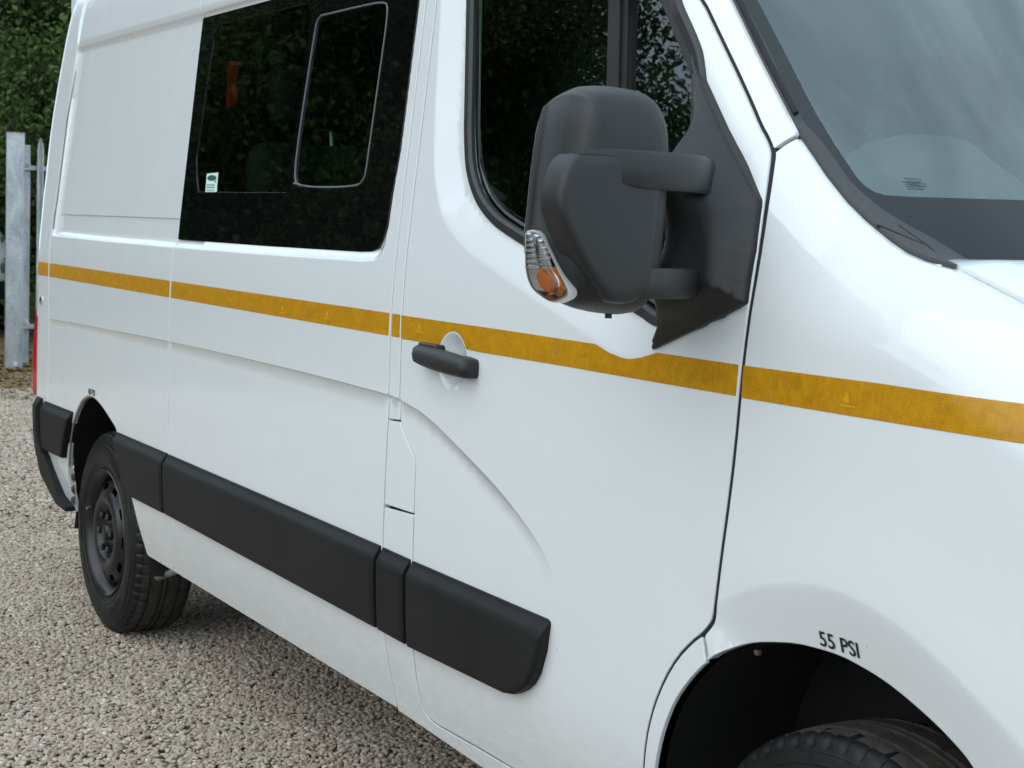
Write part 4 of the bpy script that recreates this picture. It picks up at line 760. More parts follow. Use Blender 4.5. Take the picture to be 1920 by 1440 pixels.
# --- wheels
def wheel(x,y,z,steer=0,rot=0,sc=1.):
    W=empty('road_wheel'); W.scale=(sc,1,sc); W.parent=van; W.matrix_parent_inverse=VM; W.location=(x,y,z); W.rotation_euler=(0,rot,steer)
    Rt=.3525; w=.215
    # tyre carcass: sidewalls and shoulders
    half=[(.018,.208),(.004,.222),(-.004,.240),(-.008,.270),(-.007,.295),(-.001,.316),(.006,.327)]
    prof=half+[(.010,.336),(.016,.3435)]+[(.026,.3485),(.050,.3510),(.053,.3435),(.060,.3435),(.063,.3518),(.092,.3525),(.095,.3445),(.102,.3445),(.105,.3525)]
    prof=prof+[(w-a,r) for a,r in prof[::-1]]
    n=300; V=[];F=[]
    sh=[i for i,(a,r) in enumerate(prof) if .327<r<.3495]
    for j,(aa,r) in enumerate(prof):
        for k in range(n):
            t=2*math.pi*k/n; rr=r; ax=aa
            if j in sh and k%5==0: rr-=.0045; ax+=.0025 if aa<w/2 else -.0025
            if j not in sh and r>.35 and (k+int(aa*300))%9==0: rr-=.002
            V.append((rr*math.cos(t),ax,rr*math.sin(t)))
    for j in range(len(prof)-1):
        for k in range(n): F.append((j*n+k,j*n+(k+1)%n,(j+1)*n+(k+1)%n,(j+1)*n+k))
    m=MB(); m.add(V,F); ty=m.build('tyre','tyre',None,sharp=28); ty.parent=W
    ty.data.materials.append(MATS['tread'])
    for p in ty.data.polygons:
        c=p.center; rr=math.hypot(c.x,c.z)
        if rr>.3485 or (.045<c.y<w-.045 and rr>.33): p.material_index=1
    for rr,hh in ((.306,.0016),(.246,.0016),(.322,.001)):
        m=MB(); ya=float(np.interp(rr,[q[1] for q in half],[q[0] for q in half])); m.rev([(ya+.001,rr-.003),(ya-hh,rr-.001),(ya-hh,rr+.001),(ya+.001,rr+.003)],96); o=m.build('sidewall_rib','tyre'); o.parent=ty
    for t0 in (70,190,310):
        m=MB()
        for j in range(6):
            a0=R(t0+j*4.2); 
            V4=[(rr*math.cos(tt),-.0098,rr*math.sin(tt)) for rr,tt in ((.262,a0),(.262,a0+.05),(.284,a0+.05),(.284,a0))]; m.add(V4,[(0,1,2,3)])
        o=m.build('sidewall_block','tyre'); o.parent=ty
    # steel rim
    m=MB(); m.rev([(.030,.195),(.008,.204),(.000,.214),(-.003,.2195),(.001,.2225),(.006,.219)],96); o=m.build('rim','steel_black'); o.parent=W
    m=MB(); m.rev([(.030,.195),(.045,.190),(.060,.188),(.085,.178),(.15,.176),(.19,.20)],96); o=m.build('rim_well','steel_black'); o.parent=W
    nh=10; n=120
    m=MB(); m.rev([(.085,.184),(.050,.182),(.026,.178),(.018,.170),(.012,.150),(.004,.142),(-.001,.132),(-.003,.120),(-.001,.106),(.006,.096),(.018,.088),(.021,.078),(.022,.05),(.022,.030),(.016,.028),(.000,.026),(-.004,.022),(-.005,.002)],n,
        skip=lambda j,k: j==3 and (k%12) in (3,4,5,6,7)); o=m.build('wheel_disc','steel_black',sharp=60); o.parent=W
    m=MB(); m.rev([(.10,.175),(.10,.02)],48); o=m.build('brake_backplate','dark'); o.parent=W
    for k in range(6):
        t=2*math.pi*k/6+.4; m=MB(); M=Matrix.Translation((.065*math.cos(t),0,.065*math.sin(t)))
        m.rev([(.022,.0165),(.014,.0165),(.013,.012),(-.002,.012),(-.006,.009),(-.006,.001)],6,M); o=m.build('wheel_nut','steel_black',smooth=False); o.parent=W
    m=MB(); m.tube([(.195*math.cos(3.2),.004,.195*math.sin(3.2)),(.188*math.cos(3.2),-.012,.188*math.sin(3.2))],.005,8); o=m.build('valve','bare_metal'); o.parent=W
    return W
wheel(-5.361,.052,.3515,rot=.35); wheel(-1.679,.045,.363,rot=.9,sc=1.03)
for x in (-5.361,-1.679):
    m=MB(); m.rev([(0,.352),(.215,.352)],48,Matrix.Translation((x,1.80,.352))); m.rev([(0,.352),(.0,.05)],48,Matrix.Translation((x,2.015,.352))); P_(m.build('far_tyre','tyre'))
# --- door mirror
sail_poly=C_['sail']
def sail_fn(x,z):
    d,_=seg_dist(x,z,sail_poly,True)
    b=.060*np.exp(-(((x+2.035)/.065)**2+((z-1.55)/.075)**2))+.040*np.exp(-(((x+2.055)/.06)**2+((z-1.395)/.06)**2))+.012*np.exp(-(((x+2.05)/.06)**2+((z-1.47)/.10)**2))
    b=b+.028*sstep(0,.05,d)
    return side_base(x,z)+.010*sstep(-2.1,-2.2,x)-.006-.012*sstep(0,.012,d)-b*sstep(0,.035,d)
P_(panel('mirror_sail',sail_poly,'mirror_plastic',None,fn=sail_fn,res=.009,gap=.0012,rad=.003,flange=.04,normal_eps=.003))
hy=sum(p[0] for p in TR['head'])/len(TR['head']); hzc=sum(p[1] for p in TR['head'])/len(TR['head'])
HO=smooth_curve(TR['head']+TR['head'][:1],it=2)[:-1]
def head_ring(x,s,dy=0): return [(x+(.012 if z<1.40 else 0)*0,hy+dy+(y-hy)*s,hzc+(z-hzc)*(1-(1-s)*.75)) for y,z in HO]
m=MB(); m.loft([head_ring(x,s,dy) for x,s,dy in ((-2.050,.78,.018),(-2.075,.87,.015),(-2.078,.90,.013),(-2.060,.935,.010),(-2.03,.970,.006),(-2.0,.995,.002),(-1.975,.990,0),(-1.955,.965,0),(-1.940,.925,-.002),(-1.929,.87,-.003),(-1.921,.79,-.004),(-1.916,.66,-.004),(-1.913,.45,-.004),(-1.912,.2,-.004))])
head=P_(m.build('mirror_housing','mirror_plastic',sharp=60))
m=MB(); m.loft([head_ring(x,s) for x,s in ((-2.068,.87),(-2.070,.86))]); P_(m.build('mirror_glass','chrome'))
CO=TR['cover']; CO=smooth_curve(CO+CO[:1],it=2)[:-1]; cyc=sum(p[0] for p in CO)/len(CO); czc=sum(p[1] for p in CO)/len(CO)
def cov_ring(x,s): return [(x,cyc+(y-cyc)*s,czc+(z-czc)*s) for y,z in CO]
m=MB(); m.loft([cov_ring(x,s) for x,s in ((-1.955,1.0),(-1.920,1.0),(-1.911,.988),(-1.906,.965),(-1.903,.93),(-1.902,.80),(-1.901,.3))]); P_(m.build('mirror_cover','mirror_plastic',sharp=50))
def arm(name,path,hz,th,zc):
    m=MB(); rings=[]
    P=[Vector((x,y,0)) for x,y in smooth_curve(path,it=3)]
    for i,p in enumerate(P):
        t=(P[min(i+1,len(P)-1)]-P[max(i-1,0)]).normalized(); nn=Vector((t.y,-t.x,0))
        ring=[]
        for a,b in ((-1,-.75),(-.75,-1),(.75,-1),(1,-.7),(1,.55),(.55,1),(-.75,1),(-1,.75)):
            q=p+nn*a*th/2; ring.append((q.x,q.y,zc+b*hz/2))
        rings.append(ring)
    m.loft(rings); return P_(m.build(name,'mirror_plastic',sharp=50))
arm('mirror_arm',[(-2.075,.045),(-2.00,-.035),(-1.945,-.085),(-1.922,-.13),(-1.914,-.19),(-1.918,-.24),(-1.938,-.295)],.056,.040,1.5535)
arm('mirror_arm',[(-2.095,.035),(-2.03,-.02),(-1.975,-.07),(-1.938,-.12),(-1.922,-.17),(-1.924,-.21),(-1.945,-.255)],.046,.038,1.3865)
m=MB(); m.loft([[(x,y-w,1.478+s),(x+.012,y-w,1.478+s),(x+.012,y+w,1.478+s),(x-.012,y+w,1.478+s)] for x,y,w,s in ((-2.05,-.02,.03,-.05),(-2.045,-.03,.035,0),(-2.05,-.02,.03,.05))]); P_(m.build('mirror_pivot','mirror_plastic'))
m=MB(); m.rev([(0,.005),(0,.001)],8); m=MB(); m.tube([(-1.985,-.205,1.340),(-1.985,-.205,1.330)],.0055,10); P_(m.build('mirror_drain','mirror_plastic'))
LN=[Vector(p) for p in TR['lens']]; lc=sum(LN,Vector())/len(LN); nv=Vector((.45,-.89,.05)).normalized()
def lring(s,h): return [(lc+(p-lc)*s+nv*h)[:] for p in [Vector(q) for q in smooth_curve([v[:] for v in LN]+[LN[0][:]],it=2)[:-1]]]
m=MB(); m.loft([lring(s,h) for s,h in ((1.0,-.02),(1.0,.000),(.99,.004),(.93,.005),(.90,.002),(.5,.003))]); P_(m.build('indicator_reflector','lens_grey',sharp=40))
m=MB(); tc_=Vector(TR['lens'][1]); bc_=Vector(TR['lens'][13])
for k in range(7):
    t=.10+.60*k/6; zz=1.4603-.080*t; lf=Vector((TR['lens'][15][0],TR['lens'][15][1],zz)); wd=.20+.80*t; rt=lf.lerp(Vector((TR['lens'][5][0],TR['lens'][5][1],zz)),min(1,wd*.62))
    m.tube([(lf.lerp(rt,.08)+nv*.005)[:],(lf.lerp(rt,.5)+nv*.0065)[:],(lf.lerp(rt,.92)+nv*.005)[:]],.0022,6)
P_(m.build('indicator_prism','silver'))
m=MB(); m.loft([lring(.92,.006),lring(.6,.0068)],cap=True); m2=MB()
BB=[Vector(p) for p in TR['bulb']]; bc=sum(BB,Vector())/len(BB)
m2.loft([[(bc+(p-bc)*s+nv*h)[:] for p in BB] for s,h in ((1,.0),(1.0,.006),(.8,.010),(.35,.011))]); P_(m2.build('indicator_bulb','orange_bulb',sharp=30))
m=MB(); m.loft([lring(s,h) for s,h in ((.97,.004),(.95,.009),(.85,.013),(.6,.015),(.2,.016))]); P_(m.build('indicator_lens','glass_clear'))
# --- cab and crew compartment
m=MB(); m.box((-4.75,.12,.60),(-2.20,1.95,.70)); m.box((-2.20,.42,.60),(-1.80,1.65,.95)); P_(m.build('cab_floor','dark'))
m=MB(); m.box((-4.75,.15,.60),(-4.70,1.92,2.25)); P_(m.build('bulkhead','inner'))
def seat(x,y,z,w=.46,tilt=.18,h=.66,hr=True):
    S=empty('seat'); S.parent=van; S.matrix_parent_inverse=VM; S.location=(x,y,z)
    def part(nm,a,b,bev,M=None):
        m=MB(); m.box(a,b,bev,M); o=m.build(nm,'seat'); o.parent=S
    Mt=Matrix.Rotation(-tilt,4,'Y')
    part('cushion',(-.05,-w/2,-.08),(.48,w/2,.08),.05); part('backrest',(-.16,-w/2,.02),(-.02,w/2,h),.05,Mt)
    if hr:
        part('headrest',(-.15,-.14,h+.05),(-.04,.14,h+.24),.04,Mt); m=MB(); m.tube([(Mt@Vector((-.09,s*.06,h-.02)))[:] for s in (1,)]+[(Mt@Vector((-.09,.06,h+.08)))[:]],.007,6); o=m.build('headrest_post','bare_metal'); o.parent=S
    part('pedestal',(0,-w/2+.05,-.35),(.4,w/2-.05,-.07),.01)
seat(-2.85,.50,1.05); seat(-2.85,1.12,1.05,.42); seat(-2.85,1.57,1.05,.42)
for y in (.40,.86,1.30,1.70): seat(-4.25,y,1.05,.42)
# dashboard, binnacle hood, steering wheel
rings=[]
for y in np.linspace(.19,1.88,40):
    hood=.145*math.exp(-((y-.50)/.17)**4)*1.0+.02*math.exp(-((y-1.035)/.25)**4)
    xf=float(gx(y,1.44))-.06; ring=[(xf,y,1.42),(xf-.06,y,1.462),(xf-.14,y,1.485+.25*hood),(xf-.21,y,1.50+.75*hood),(xf-.28,y,1.508+hood),(xf-.33,y,1.50+hood),(xf-.36,y,1.44+.8*hood),(xf-.37,y,1.35),(xf-.33,y,1.0)]
    rings.append(ring)
m=MB(); m.loft(rings,cap=False,closed=False); P_(m.build('dashboard','dash',sharp=50))
SW=empty('steering_wheel'); SW.parent=van; SW.matrix_parent_inverse=VM; SW.location=(-2.38,.58,1.572); SW.rotation_euler=(0,R(-52),0)
m=MB(); m.tube([(.20*math.cos(t),.20*math.sin(t),0) for t in np.linspace(0,2*math.pi,49)],.0165,10,cap=False); o=m.build('wheel_rim','seat'); o.parent=SW
m=MB(); m.box((-.07,-.08,-.05),(.07,.08,.0),.03); m.box((-.02,-.19,-.02),(.02,.19,-.005),.005); m.box((-.19,-.025,-.02),(.0,.025,-.005),.005); o=m.build('wheel_boss','seat'); o.parent=SW
m=MB(); m.box((-2.16,.95,2.02),(-2.13,1.13,2.09),.012); P_(m.build('interior_mirror','seal'))
# folded tray and tablet seen through the sliding pane
m=MB(); m.box((-.09,-.12,0),(.09,.12,.012),.004,Matrix.Translation((-3.62,.42,1.555))@Matrix.Rotation(.5,4,'Y')@Matrix.Rotation(.3,4,'Z')); P_(m.build('folding_tray','pale_grey'))
# sticker on the side window
m=MB(); y=lambda x,z: float(side(x,z))-.0055
st=[(-4.3906,1.5811),(-4.30,1.5845),(-4.2945,1.529),(-4.3865,1.5285)]
m.add([(x,y(x,z),z) for x,z in st],[(0,3,2,1)]); sk=P_(m.build('window_sticker','sticker_green',smooth=False))
m=MB(); m.add([(-4.345+.036*math.cos(t),y(-4.345,1.569)-.0008,1.5685+.0085*math.sin(t)) for t in np.linspace(0,2*math.pi,24,endpoint=False)],[tuple(range(24))]); m.add([(-4.325,y(-4.32,1.558)-.0008,1.560),(-4.308,y(-4.31,1.555)-.0008,1.5605),(-4.306,y(-4.31,1.555)-.0008,1.5545)],[(0,1,2)]); P_(m.build('sticker_emblem','sticker_dark',smooth=False))
m=MB(); rnd=random.Random(4)
for z,h in ((1.5475,.0028),(1.5405,.0028),(1.5325,.002)):
    x=-4.378
    while x<-4.318:
        w=rnd.uniform(.003,.008); m.add([(x,y(x,z)-.0008,z),(x+w,y(x,z)-.0008,z),(x+w,y(x,z)-.0008,z+h),(x,y(x,z)-.0008,z+h)],[(0,1,2,3)]); x+=w+.0015
P_(m.build('sticker_print','sticker_dark',smooth=False))
# --- emergency hammer hanging inside the side window (lifts out of its clip)
m=MB(); hx,hy2=-4.470,.128
m.loft([[(hx-w,hy2+.02,z),(hx-w*.7,hy2,z),(hx+w*.7,hy2,z),(hx+w,hy2+.02,z),(hx,hy2+.03,z)] for z,w in ((1.778,.008),(1.786,.020),(1.81,.021),(1.832,.018),(1.842,.010),(1.855,.013),(1.875,.024),(1.893,.032),(1.900,.056),(1.908,.058),(1.912,.050))])
ham=m.build('emergency_hammer','red_plastic',sharp=50); tag(ham,'red emergency glass hammer hanging inside the dark side window','hammer')
# ================================================================== THE YARD
def ground_z(x,y):
    return .0
V=[];F=[]
xs=np.r_[-300,-120,-60,np.linspace(-40,12,53),40,120,300]; ys=np.r_[-300,-120,-60,np.linspace(-30,30,61),60,120,300]
for x in xs:
    for y in ys:
        bank=.10*sstep(-11.5,-14.0,x)*sstep(6.5,2.5,y)*0
        V.append((x,y,-.012+.006*math.sin(x*1.7+y*.6)*math.sin(y*1.3)+bank))
ny=len(ys)
for i in range(len(xs)-1):
    for j in range(ny-1): F.append((i*ny+j,(i+1)*ny+j,(i+1)*ny+j+1,i*ny+j+1))
g=mesh_obj('ground',V,F,'ground'); tag(g,'compacted grey gravel yard with earth along the fence',kind='structure')
def gravel(name,regions,dens,smin,smax,label,seed):
    me=bpy.data.meshes.new(name); V=[];F=[]
    for (x0,y0,x1,y1) in regions:
        o=len(V); V+=[(x0,y0,.0),(x1,y0,.0),(x1,y1,.0),(x0,y1,.0)]; F.append((o,o+1,o+2,o+3))
    me.from_pydata(V,[],F); me.materials.append(MATS['stone'])
    ob=link(bpy.data.objects.new(name,me)); tag(ob,label,kind='stuff')
    ng=bpy.data.node_groups.new(name+'_scatter','GeometryNodeTree')
    ng.interface.new_socket('Geometry',in_out='INPUT',socket_type='NodeSocketGeometry'); ng.interface.new_socket('Geometry',in_out='OUTPUT',socket_type='NodeSocketGeometry')
    N=ng.nodes; Lk=ng.links.new
    gi=N.new('NodeGroupInput'); go=N.new('NodeGroupOutput')
    dp=N.new('GeometryNodeDistributePointsOnFaces'); dp.inputs['Density'].default_value=dens; dp.inputs['Seed'].default_value=seed; Lk(gi.outputs[0],dp.inputs['Mesh'])
    js=N.new('GeometryNodeJoinGeometry')
    for k in range(5):
        ic=N.new('GeometryNodeMeshIcoSphere'); ic.inputs['Radius'].default_value=.5; ic.inputs['Subdivisions'].default_value=2
        # chip a round pebble into an angular one
        ps=N.new('GeometryNodeInputPosition'); vo=N.new('ShaderNodeTexVoronoi'); vo.voronoi_dimensions='4D'; vo.inputs['W'].default_value=k*3.7+seed; vo.inputs['Scale'].default_value=1.5
        Lk(ps.outputs[0],vo.inputs['Vector'])
        ma=N.new('ShaderNodeMath'); ma.operation='MULTIPLY_ADD'; ma.inputs[1].default_value=-.42; ma.inputs[2].default_value=1.18; Lk(vo.outputs['Distance'],ma.inputs[0])
        vm=N.new('ShaderNodeVectorMath'); vm.operation='SCALE'; Lk(ps.outputs[0],vm.inputs[0]); Lk(ma.outputs[0],vm.inputs['Scale'])
        sp=N.new('GeometryNodeSetPosition'); Lk(ic.outputs['Mesh'],sp.inputs['Geometry']); Lk(vm.outputs[0],sp.inputs['Position'])
        tr=N.new('GeometryNodeTransform'); tr.inputs['Scale'].default_value=[(1.25,.9,.62),(1.0,1.0,.7),(1.4,.8,.55),(1.05,.85,.85),(.95,1.2,.5)][k]; Lk(sp.outputs[0],tr.inputs['Geometry'])
        sm=N.new('GeometryNodeSetMaterial'); sm.inputs['Material'].default_value=MATS['stone']; Lk(tr.outputs[0],sm.inputs['Geometry'])
        ti=N.new('GeometryNodeGeometryToInstance'); Lk(sm.outputs[0],ti.inputs[0]); Lk(ti.outputs[0],js.inputs[0])
    ip=N.new('GeometryNodeInstanceOnPoints'); ip.inputs['Pick Instance'].default_value=True
    ri=N.new('FunctionNodeRandomValue'); ri.data_type='INT'; ri.inputs['Min'].default_value=0; ri.inputs['Max'].default_value=4; 
    rr=N.new('FunctionNodeRandomValue'); rr.data_type='FLOAT_VECTOR'; rr.inputs['Min'].default_value=(-.32,-.32,0); rr.inputs['Max'].default_value=(.32,.32,6.283); rr.inputs['Seed'].default_value=7
    rs=N.new('FunctionNodeRandomValue'); rs.data_type='FLOAT'; rs.inputs[2].default_value=smin; rs.inputs[3].default_value=smax; rs.inputs['Seed'].default_value=11
    po=N.new('GeometryNodeSetPosition'); ro=N.new('FunctionNodeRandomValue'); ro.data_type='FLOAT_VECTOR'; ro.inputs['Min'].default_value=(0,0,-.005); ro.inputs['Max'].default_value=(0,0,.004); ro.inputs['Seed'].default_value=5
    Lk(dp.outputs['Points'],po.inputs['Geometry']); Lk(ro.outputs[0],po.inputs['Offset'])
    Lk(po.outputs[0],ip.inputs['Points']); Lk(js.outputs[0],ip.inputs['Instance']); Lk(ri.outputs[2],ip.inputs['Instance Index']); Lk(rr.outputs[0],ip.inputs['Rotation']); Lk(rs.outputs[1],ip.inputs['Scale'])
    Lk(ip.outputs[0],go.inputs[0])
    md=ob.modifiers.new('scatter','NODES'); md.node_group=ng
    return ob
gravel('gravel',[(-7.2,-1.3,-2.6,1.4)],11000,.009,.0195,'loose pale grey and buff gravel chippings beside the van',3)
gravel('gravel_beyond',[(-13.0,-1.6,-7.2,3.2),(-2.6,-1.6,.6,1.4),(-7.2,1.4,-3.0,2.6)],4200,.011,.024,'loose gravel chippings farther back in the yard',9)
gravel('gravel_outer',[(-13.0,-5.0,2.5,-1.6),(.6,-1.6,2.5,2.5)],1900,.014,.032,'loose gravel chippings on the open side of the yard',21)
# leaf litter and twigs at the foot of the fence
m=MB(); rnd=random.Random(12)
for i in range(9000):
    x=rnd.uniform(-16.5,-12.2); y=rnd.uniform(.9,4.2)
    if rnd.random()>min(1,(-12.0-x)/1.2): continue
    s=rnd.uniform(.012,.04); a=rnd.uniform(0,6.28); t=rnd.uniform(-.5,.5); z=rnd.uniform(-.004,.02)
    c,q=math.cos(a)*s,math.sin(a)*s
    m.add([(x-c,y-q,z),(x+q*.5,y-c*.5,z+s*t),(x+c,y+q,z),(x-q*.5,y+c*.5,z-s*t*.3+.004)],[(0,1,2,3)])
o=m.build('leaf_litter','litter',smooth=False); tag(o,'brown fallen leaves and straw at the foot of the fence',kind='stuff')
# ------------------------------------------------------------------ palisade fence and gate post
post=empty('gate_post',(-14.67,2.025,0),R(-8)); tag(post,'wide flat galvanised gate post left of the van','post')
m=MB(); m.box((-.05,-.076,0),(.05,.076,2.13),.006); o=m.build('shaft','galv'); o.parent=post
m=MB(); m.box((-.053,-.079,2.13),(.053,.079,2.137),.003); o=m.build('cap','galv'); o.parent=post
for z in (1.86,.42):
    m=MB(); m.box((-.03,.076,z-.03),(.03,.12,z+.03),.003); m.tube([(.02,.12,z),(.045,.12,z)],.012,8); o=m.build('hinge_bracket','galv'); o.parent=post
m=MB(); m.box((.0505,-.005,.028),(.054,.025,.064),.001); o=m.build('paper_tag','pale_grey'); o.parent=post
def pale_mesh():
    m=MB(); pr=[(-.034,.0),(-.030,.004),(-.018,.004),(-.010,.016),(.010,.016),(.018,.004),(.030,.004),(.034,.0),(.030,-.002),(.018,-.002),(.010,.012),(-.010,.012),(-.018,-.002),(-.030,-.002)]
    rings=[[(x,y,0.03) for x,y in pr],[(x,y,2.0) for x,y in pr],[(x*.75,y,2.06) for x,y in pr],[(x*.08,y*.9,2.12) for x,y in pr]]
    m.loft(rings); return m
def fence(name,p0,ang,n,label,sp=.155,posts=True,x0=0.):
    E=empty(name,p0,ang); tag(E,label,'fence')
    first=None
    for i in range(n):
        if first is None: first=pale_mesh().build('pale','galv',smooth=True,sharp=25); o=first
        else: o=first.copy(); COL.objects.link(o)
        o.parent=E; o.location=(i*sp+.09+x0*1.3,0,0)
    Ln=n*sp+.1
    for z in (.36,1.84):
        m=MB(); m.box((-.1,.018,z-.022),(Ln,.023,z+.022)); m.box((-.1,.018,z+.018),(Ln,.06,z+.022)); o=m.build('rail','galv',smooth=False); o.parent=E
        for i in range(0,min(n,12)):
            m=MB(); m.tube([(i*sp+.09+x0*1.3,-.003,z),(i*sp+.09+x0*1.3,-.010,z)],.008,6); o=m.build('bolt','galv',smooth=False); o.parent=E
    if posts:
        x=x0
        while x<Ln:
            m=MB(); m.box((x-.05,.062,0),(x+.05,.066,2.05)); m.box((x-.004,.066,0),(x+.004,.16,2.05)); m.box((x-.05,.16,0),(x+.05,.164,2.05)); o=m.build('post','galv',smooth=False); o.parent=E; x+=2.75
    return E
fence('palisade_fence',(-15.0,2.135,0),math.atan2(1,-.22),26,'galvanised palisade fence running back behind the gate post',sp=.118,x0=.10)
fence('palisade_fence',(8,-12.5,0),math.pi,150,'galvanised palisade fence behind the photographer, seen mirrored in the door window')
# ------------------------------------------------------------------ parked white van behind the fence line
car=empty('parked_van',(-19.3,2.09,0),0); tag(car,'white parked van at the far left edge, behind the gate post','van')
def cpart(m,n,mat,sharp=40): o=m.build(n,mat,sharp=sharp); o.parent=car; return o
def half_ring(x,pts): return [(x,-y,z) for y,z in pts]+[(x,y,z) for y,z in pts[::-1]]
body=[( -3.6,[(.85,.35),(.95,.6),(.95,1.3),(.85,1.95),(.6,2.05)]),(-1.3,[(.85,.35),(.95,.6),(.95,1.3),(.85,1.95),(.6,2.05)]),(-.75,[(.85,.35),(.95,.6),(.95,1.25),(.82,1.8),(.6,1.88)]),(-.15,[(.85,.35),(.95,.6),(.95,1.16),(.88,1.24),(.6,1.27)]),(.55,[(.83,.35),(.93,.6),(.92,1.0),(.84,1.1),(.6,1.14)]),(.85,[(.72,.38),(.82,.55),(.80,.86),(.72,.96),(.5,1.0)]),(.98,[(.55,.42),(.62,.55),(.60,.75),(.55,.84),(.4,.87)])]
m=MB(); m.loft([half_ring(x,p) for x,p in body]); cpart(m,'body','car_white')
m=MB(); m.loft([half_ring(x,p) for x,p in ((.55,[(.94,.34),(.945,.45),(.945,.60),(.93,.64)]),(.86,[(.84,.34),(.85,.45),(.85,.60),(.83,.64)]),(1.03,[(.62,.36),(.64,.45),(.64,.60),(.62,.62)]))]); cpart(m,'bumper','trim')
m=MB(); m.loft([[(-.72,y*.93,1.80),(-.16,y,1.275)] for y in (-.80,-.4,0,.4,.80)],cap=False,closed=False); 
for v in range(len(m.V)): m.V[v]=(m.V[v][0]+.012,m.V[v][1],m.V[v][2]+.012)
cpart(m,'windscreen','frit')
for s in (-1,1):
    m=MB(); m.loft([[(x,s*y0,z0),(x+.02,s*(y0-.02),(z0+z1)/2),(x,s*y0,z1),(x-.05,s*(y0+.015),z1),(x-.05,s*(y0+.015),z0)] for x,y0,z0,z1 in ((.62,.925,.80,1.02),(.74,.885,.76,.98),(.86,.80,.72,.92),(.92,.70,.72,.88))]); cpart(m,'headlamp','silver')
    m=MB(); m.loft([[(x,s*(.955),1.20),(x,s*.955,1.22),(x-.10,s*.875,1.72),(x-.12,s*.875,1.70)] for x in (-.35,-1.2)]); cpart(m,'side_window','frit')
    for x in (.12,-2.7):
        m=MB(); m.rev([(0,.2),(-.01,.22),(-.01,.30),(.01,.33),(.19,.33),(.2,.30)],40,Matrix.Translation((x,s*.94 if s<0 else .76,.33))); w=cpart(m,'wheel','tyre')
        m=MB(); m.rev([(.02,.21),(.03,.12),(.01,.05),(.01,.002)],30,Matrix.Translation((x,-.955 if s<0 else .93,.33))); o=m.build('rim','wheel_grey'); o.parent=w; o.matrix_parent_inverse=Matrix.Identity(4)
m=MB()
for z in (.70,.75,.80): m.box((.90,-.5,z-.012),(.985,.5,z+.012),.004)
cpart(m,'grille','seal')
# ------------------------------------------------------------------ trees
def make_tree(name,seed,h,cr,leafmat,nleaf,lsize,base=.25):
    rnd=random.Random(seed); E=empty(name)
    m=MB(); lean=(rnd.uniform(-.05,.05),rnd.uniform(-.05,.05))
    tp=[(lean[0]*h*t+.1*math.sin(t*5+seed),lean[1]*h*t+.1*math.cos(t*4+seed),h*.88*t-.1) for t in np.linspace(0,1,12)]
    m.tube(tp,[(.017*h+.03)*(1-.88*t)+.015 for t in np.linspace(0,1,12)],9)
    tips=[]
    for i in range(26):
        t=rnd.uniform(base,.97); k=t*11; a=int(k); p=Vector(tp[a]).lerp(Vector(tp[min(11,a+1)]),k-a)
        az=rnd.uniform(0,6.283); ln=cr*rnd.uniform(.55,1.05)*(1-.55*max(0,(t-.55)/.45))*(.75+.25*min(1,(t-base)/.2)); el=rnd.uniform(-.05,.75)
        d=Vector((math.cos(az)*math.cos(el),math.sin(az)*math.cos(el),math.sin(el))); pts=[p[:]]
        for s in (.35,.7,1.0):
            q=p+d*ln*s+Vector((rnd.uniform(-.2,.2),rnd.uniform(-.2,.2),rnd.uniform(-.1,.2)))*s; pts.append(q[:])
            tips.append(q); 
            for _ in range(2):
                e=q+Vector((rnd.uniform(-1,1),rnd.uniform(-1,1),rnd.uniform(-.6,.8)))*cr*.26; tips.append(e); m.tube([q[:],((q+e)/2+Vector((0,0,.05)))[:],e[:]],[.016,.011,.004],4,False)
        m.tube(pts,[.045*(1-.3*t),.032,.02,.008],6,False)
    tr=m.build('trunk','bark'); tr.parent=E
    g=np.random.default_rng(seed); T=np.array([t[:] for t in tips]); w=g.uniform(.3,1.6,len(T)); w/=w.sum()
    c=T[g.choice(len(T),nleaf,p=w)]+g.normal(0,1,(nleaf,3))*np.array([.30,.30,.22])*cr/2.6
    s=g.uniform(.6,1.25,nleaf)[:,None]*lsize; u=g.normal(0,1,(nleaf,3)); u/=np.linalg.norm(u,axis=1)[:,None]; v=np.cross(u,g.normal(0,1,(nleaf,3))); v/=np.linalg.norm(v,axis=1)[:,None]
    nn=np.cross(u,v)
    Q=np.stack([c-u*s,c-u*s*.1+v*s*.55+nn*s*.12,c+u*s,c-u*s*.1-v*s*.55+nn*s*.12],1).reshape(-1,3)
    me=bpy.data.meshes.new('crown'); me.vertices.add(nleaf*4); me.vertices.foreach_set('co',Q.ravel()); me.loops.add(nleaf*4); me.loops.foreach_set('vertex_index',np.arange(nleaf*4)); me.polygons.add(nleaf); me.polygons.foreach_set('loop_start',np.arange(0,nleaf*4,4)); me.update(calc_edges=True); me.validate(); me.materials.append(MATS[leafmat])
    link(bpy.data.objects.new('crown',me),E)
    return E
def copy_tree(src,loc,rz,sc):
    c=src.copy(); COL.objects.link(c); c.location=loc; c.rotation_euler=(0,0,rz); c.scale=(sc,sc,sc)
    for ch in list(src.children):
        d=ch.copy(); COL.objects.link(d); d.parent=c
    return c
def place(e,loc,rz=0,sc=1): e.location=loc; e.rotation_euler=(0,0,rz); e.scale=(sc,)*3; return e
tA=make_tree('oak_tree',3,8.5,2.9,'leaf_mid',85000,.044,.12)
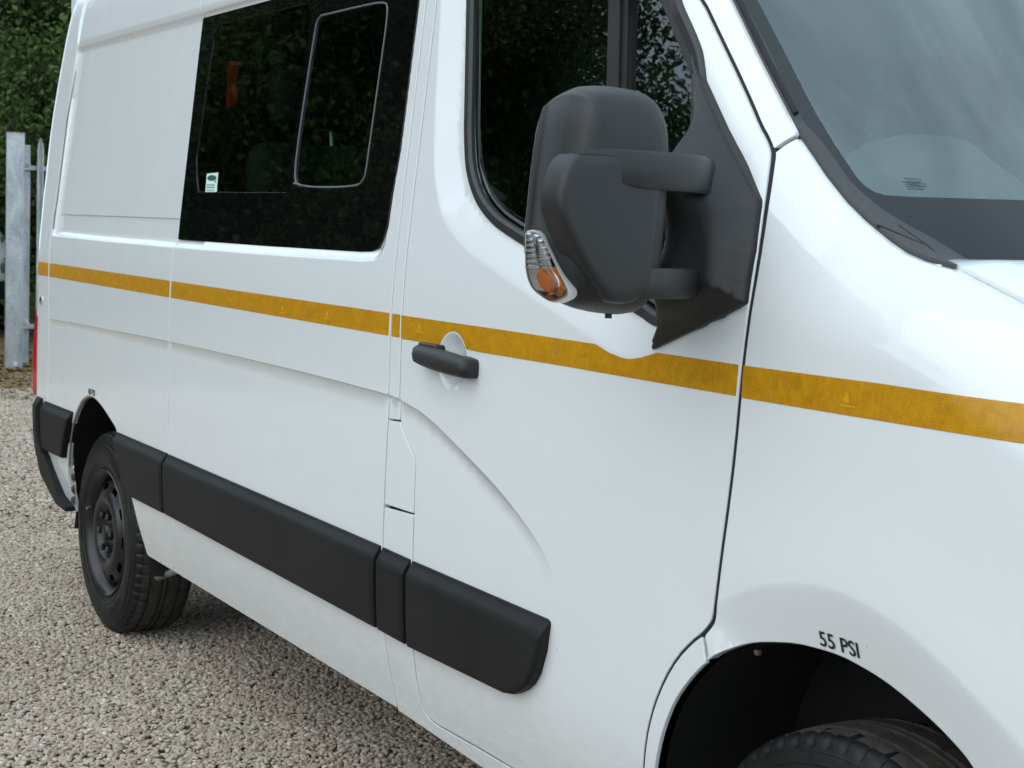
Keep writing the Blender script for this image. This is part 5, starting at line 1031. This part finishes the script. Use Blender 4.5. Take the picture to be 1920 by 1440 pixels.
tB=make_tree('broadleaf_tree',8,9.5,3.0,'leaf_dark',85000,.044,.12)
tC=make_tree('hedge_tree',15,6.0,2.4,'leaf_mid',60000,.042,.03)
place(tA,(-21.5,4.9,0),1.0); tag(tA,'leafy green tree close behind the fence, left of the van','tree','trees behind the fence')
place(tB,(-20.5,3.40,0),.4,1.1); tag(tB,'thick dark trunk and shaded crown at the top left corner','tree','trees behind the fence')
place(tC,(-18.6,4.3,0),2.0,.95); tag(tC,'low bushy tree beside the palisade fence, against the van','tree','trees behind the fence')
BACK='trees behind the fence'
for i,(src,x,y,rz,s) in enumerate([(tC,-24.5,4.2,.7,1.15),(tB,-30.5,7.2,2.2,1.1),(tA,-33,4.4,.3,1.2)]):
    o=copy_tree(src,(x,y,0),rz,s); tag(o,'tree in the dark wood mass behind the fence, mostly hidden by nearer foliage','tree',BACK)
RF='trees behind the photographer'
for i,(src,x,y,rz,s) in enumerate([(tA,-17.8,-10.2,2.9,.98),(tB,-16.4,-11.8,.6,.74),(tC,-15.0,-13.6,1.6,.92),(tA,-12.4,-15.4,5.2,.58),(tC,-19.5,-12.5,.2,1.6),(tB,-19.0,-9.0,1.4,1.15),(tC,-21.5,-8.4,2.2,1.6),(tB,-24.5,-9.2,3.0,1.25),(tA,-27.5,-8.6,4.4,1.3),(tB,-31.0,-9.4,5.1,1.3),(tA,-35.0,-8.8,.9,1.4),(tB,-40,-9.4,2.6,1.5),(tC,-29,-7.6,1.1,1.5)]):
    o=copy_tree(src,(x,y,0),rz,s); tag(o,'tree behind the photographer, seen only mirrored in the van windows','tree',RF)
rnd=random.Random(77); k=0
for x in np.arange(-62,-14,2.4):
    src=(tA,tB,tC)[k%3]; k+=1
    hgt=.86
    o=copy_tree(src,(x+rnd.uniform(-.8,.8),-19.5+rnd.uniform(-2,2),0),rnd.uniform(0,6.28),hgt*rnd.uniform(.9,1.12)*(1.35 if src is tC else 1)); tag(o,'tree behind the photographer, seen only mirrored in the van windows','tree',RF)
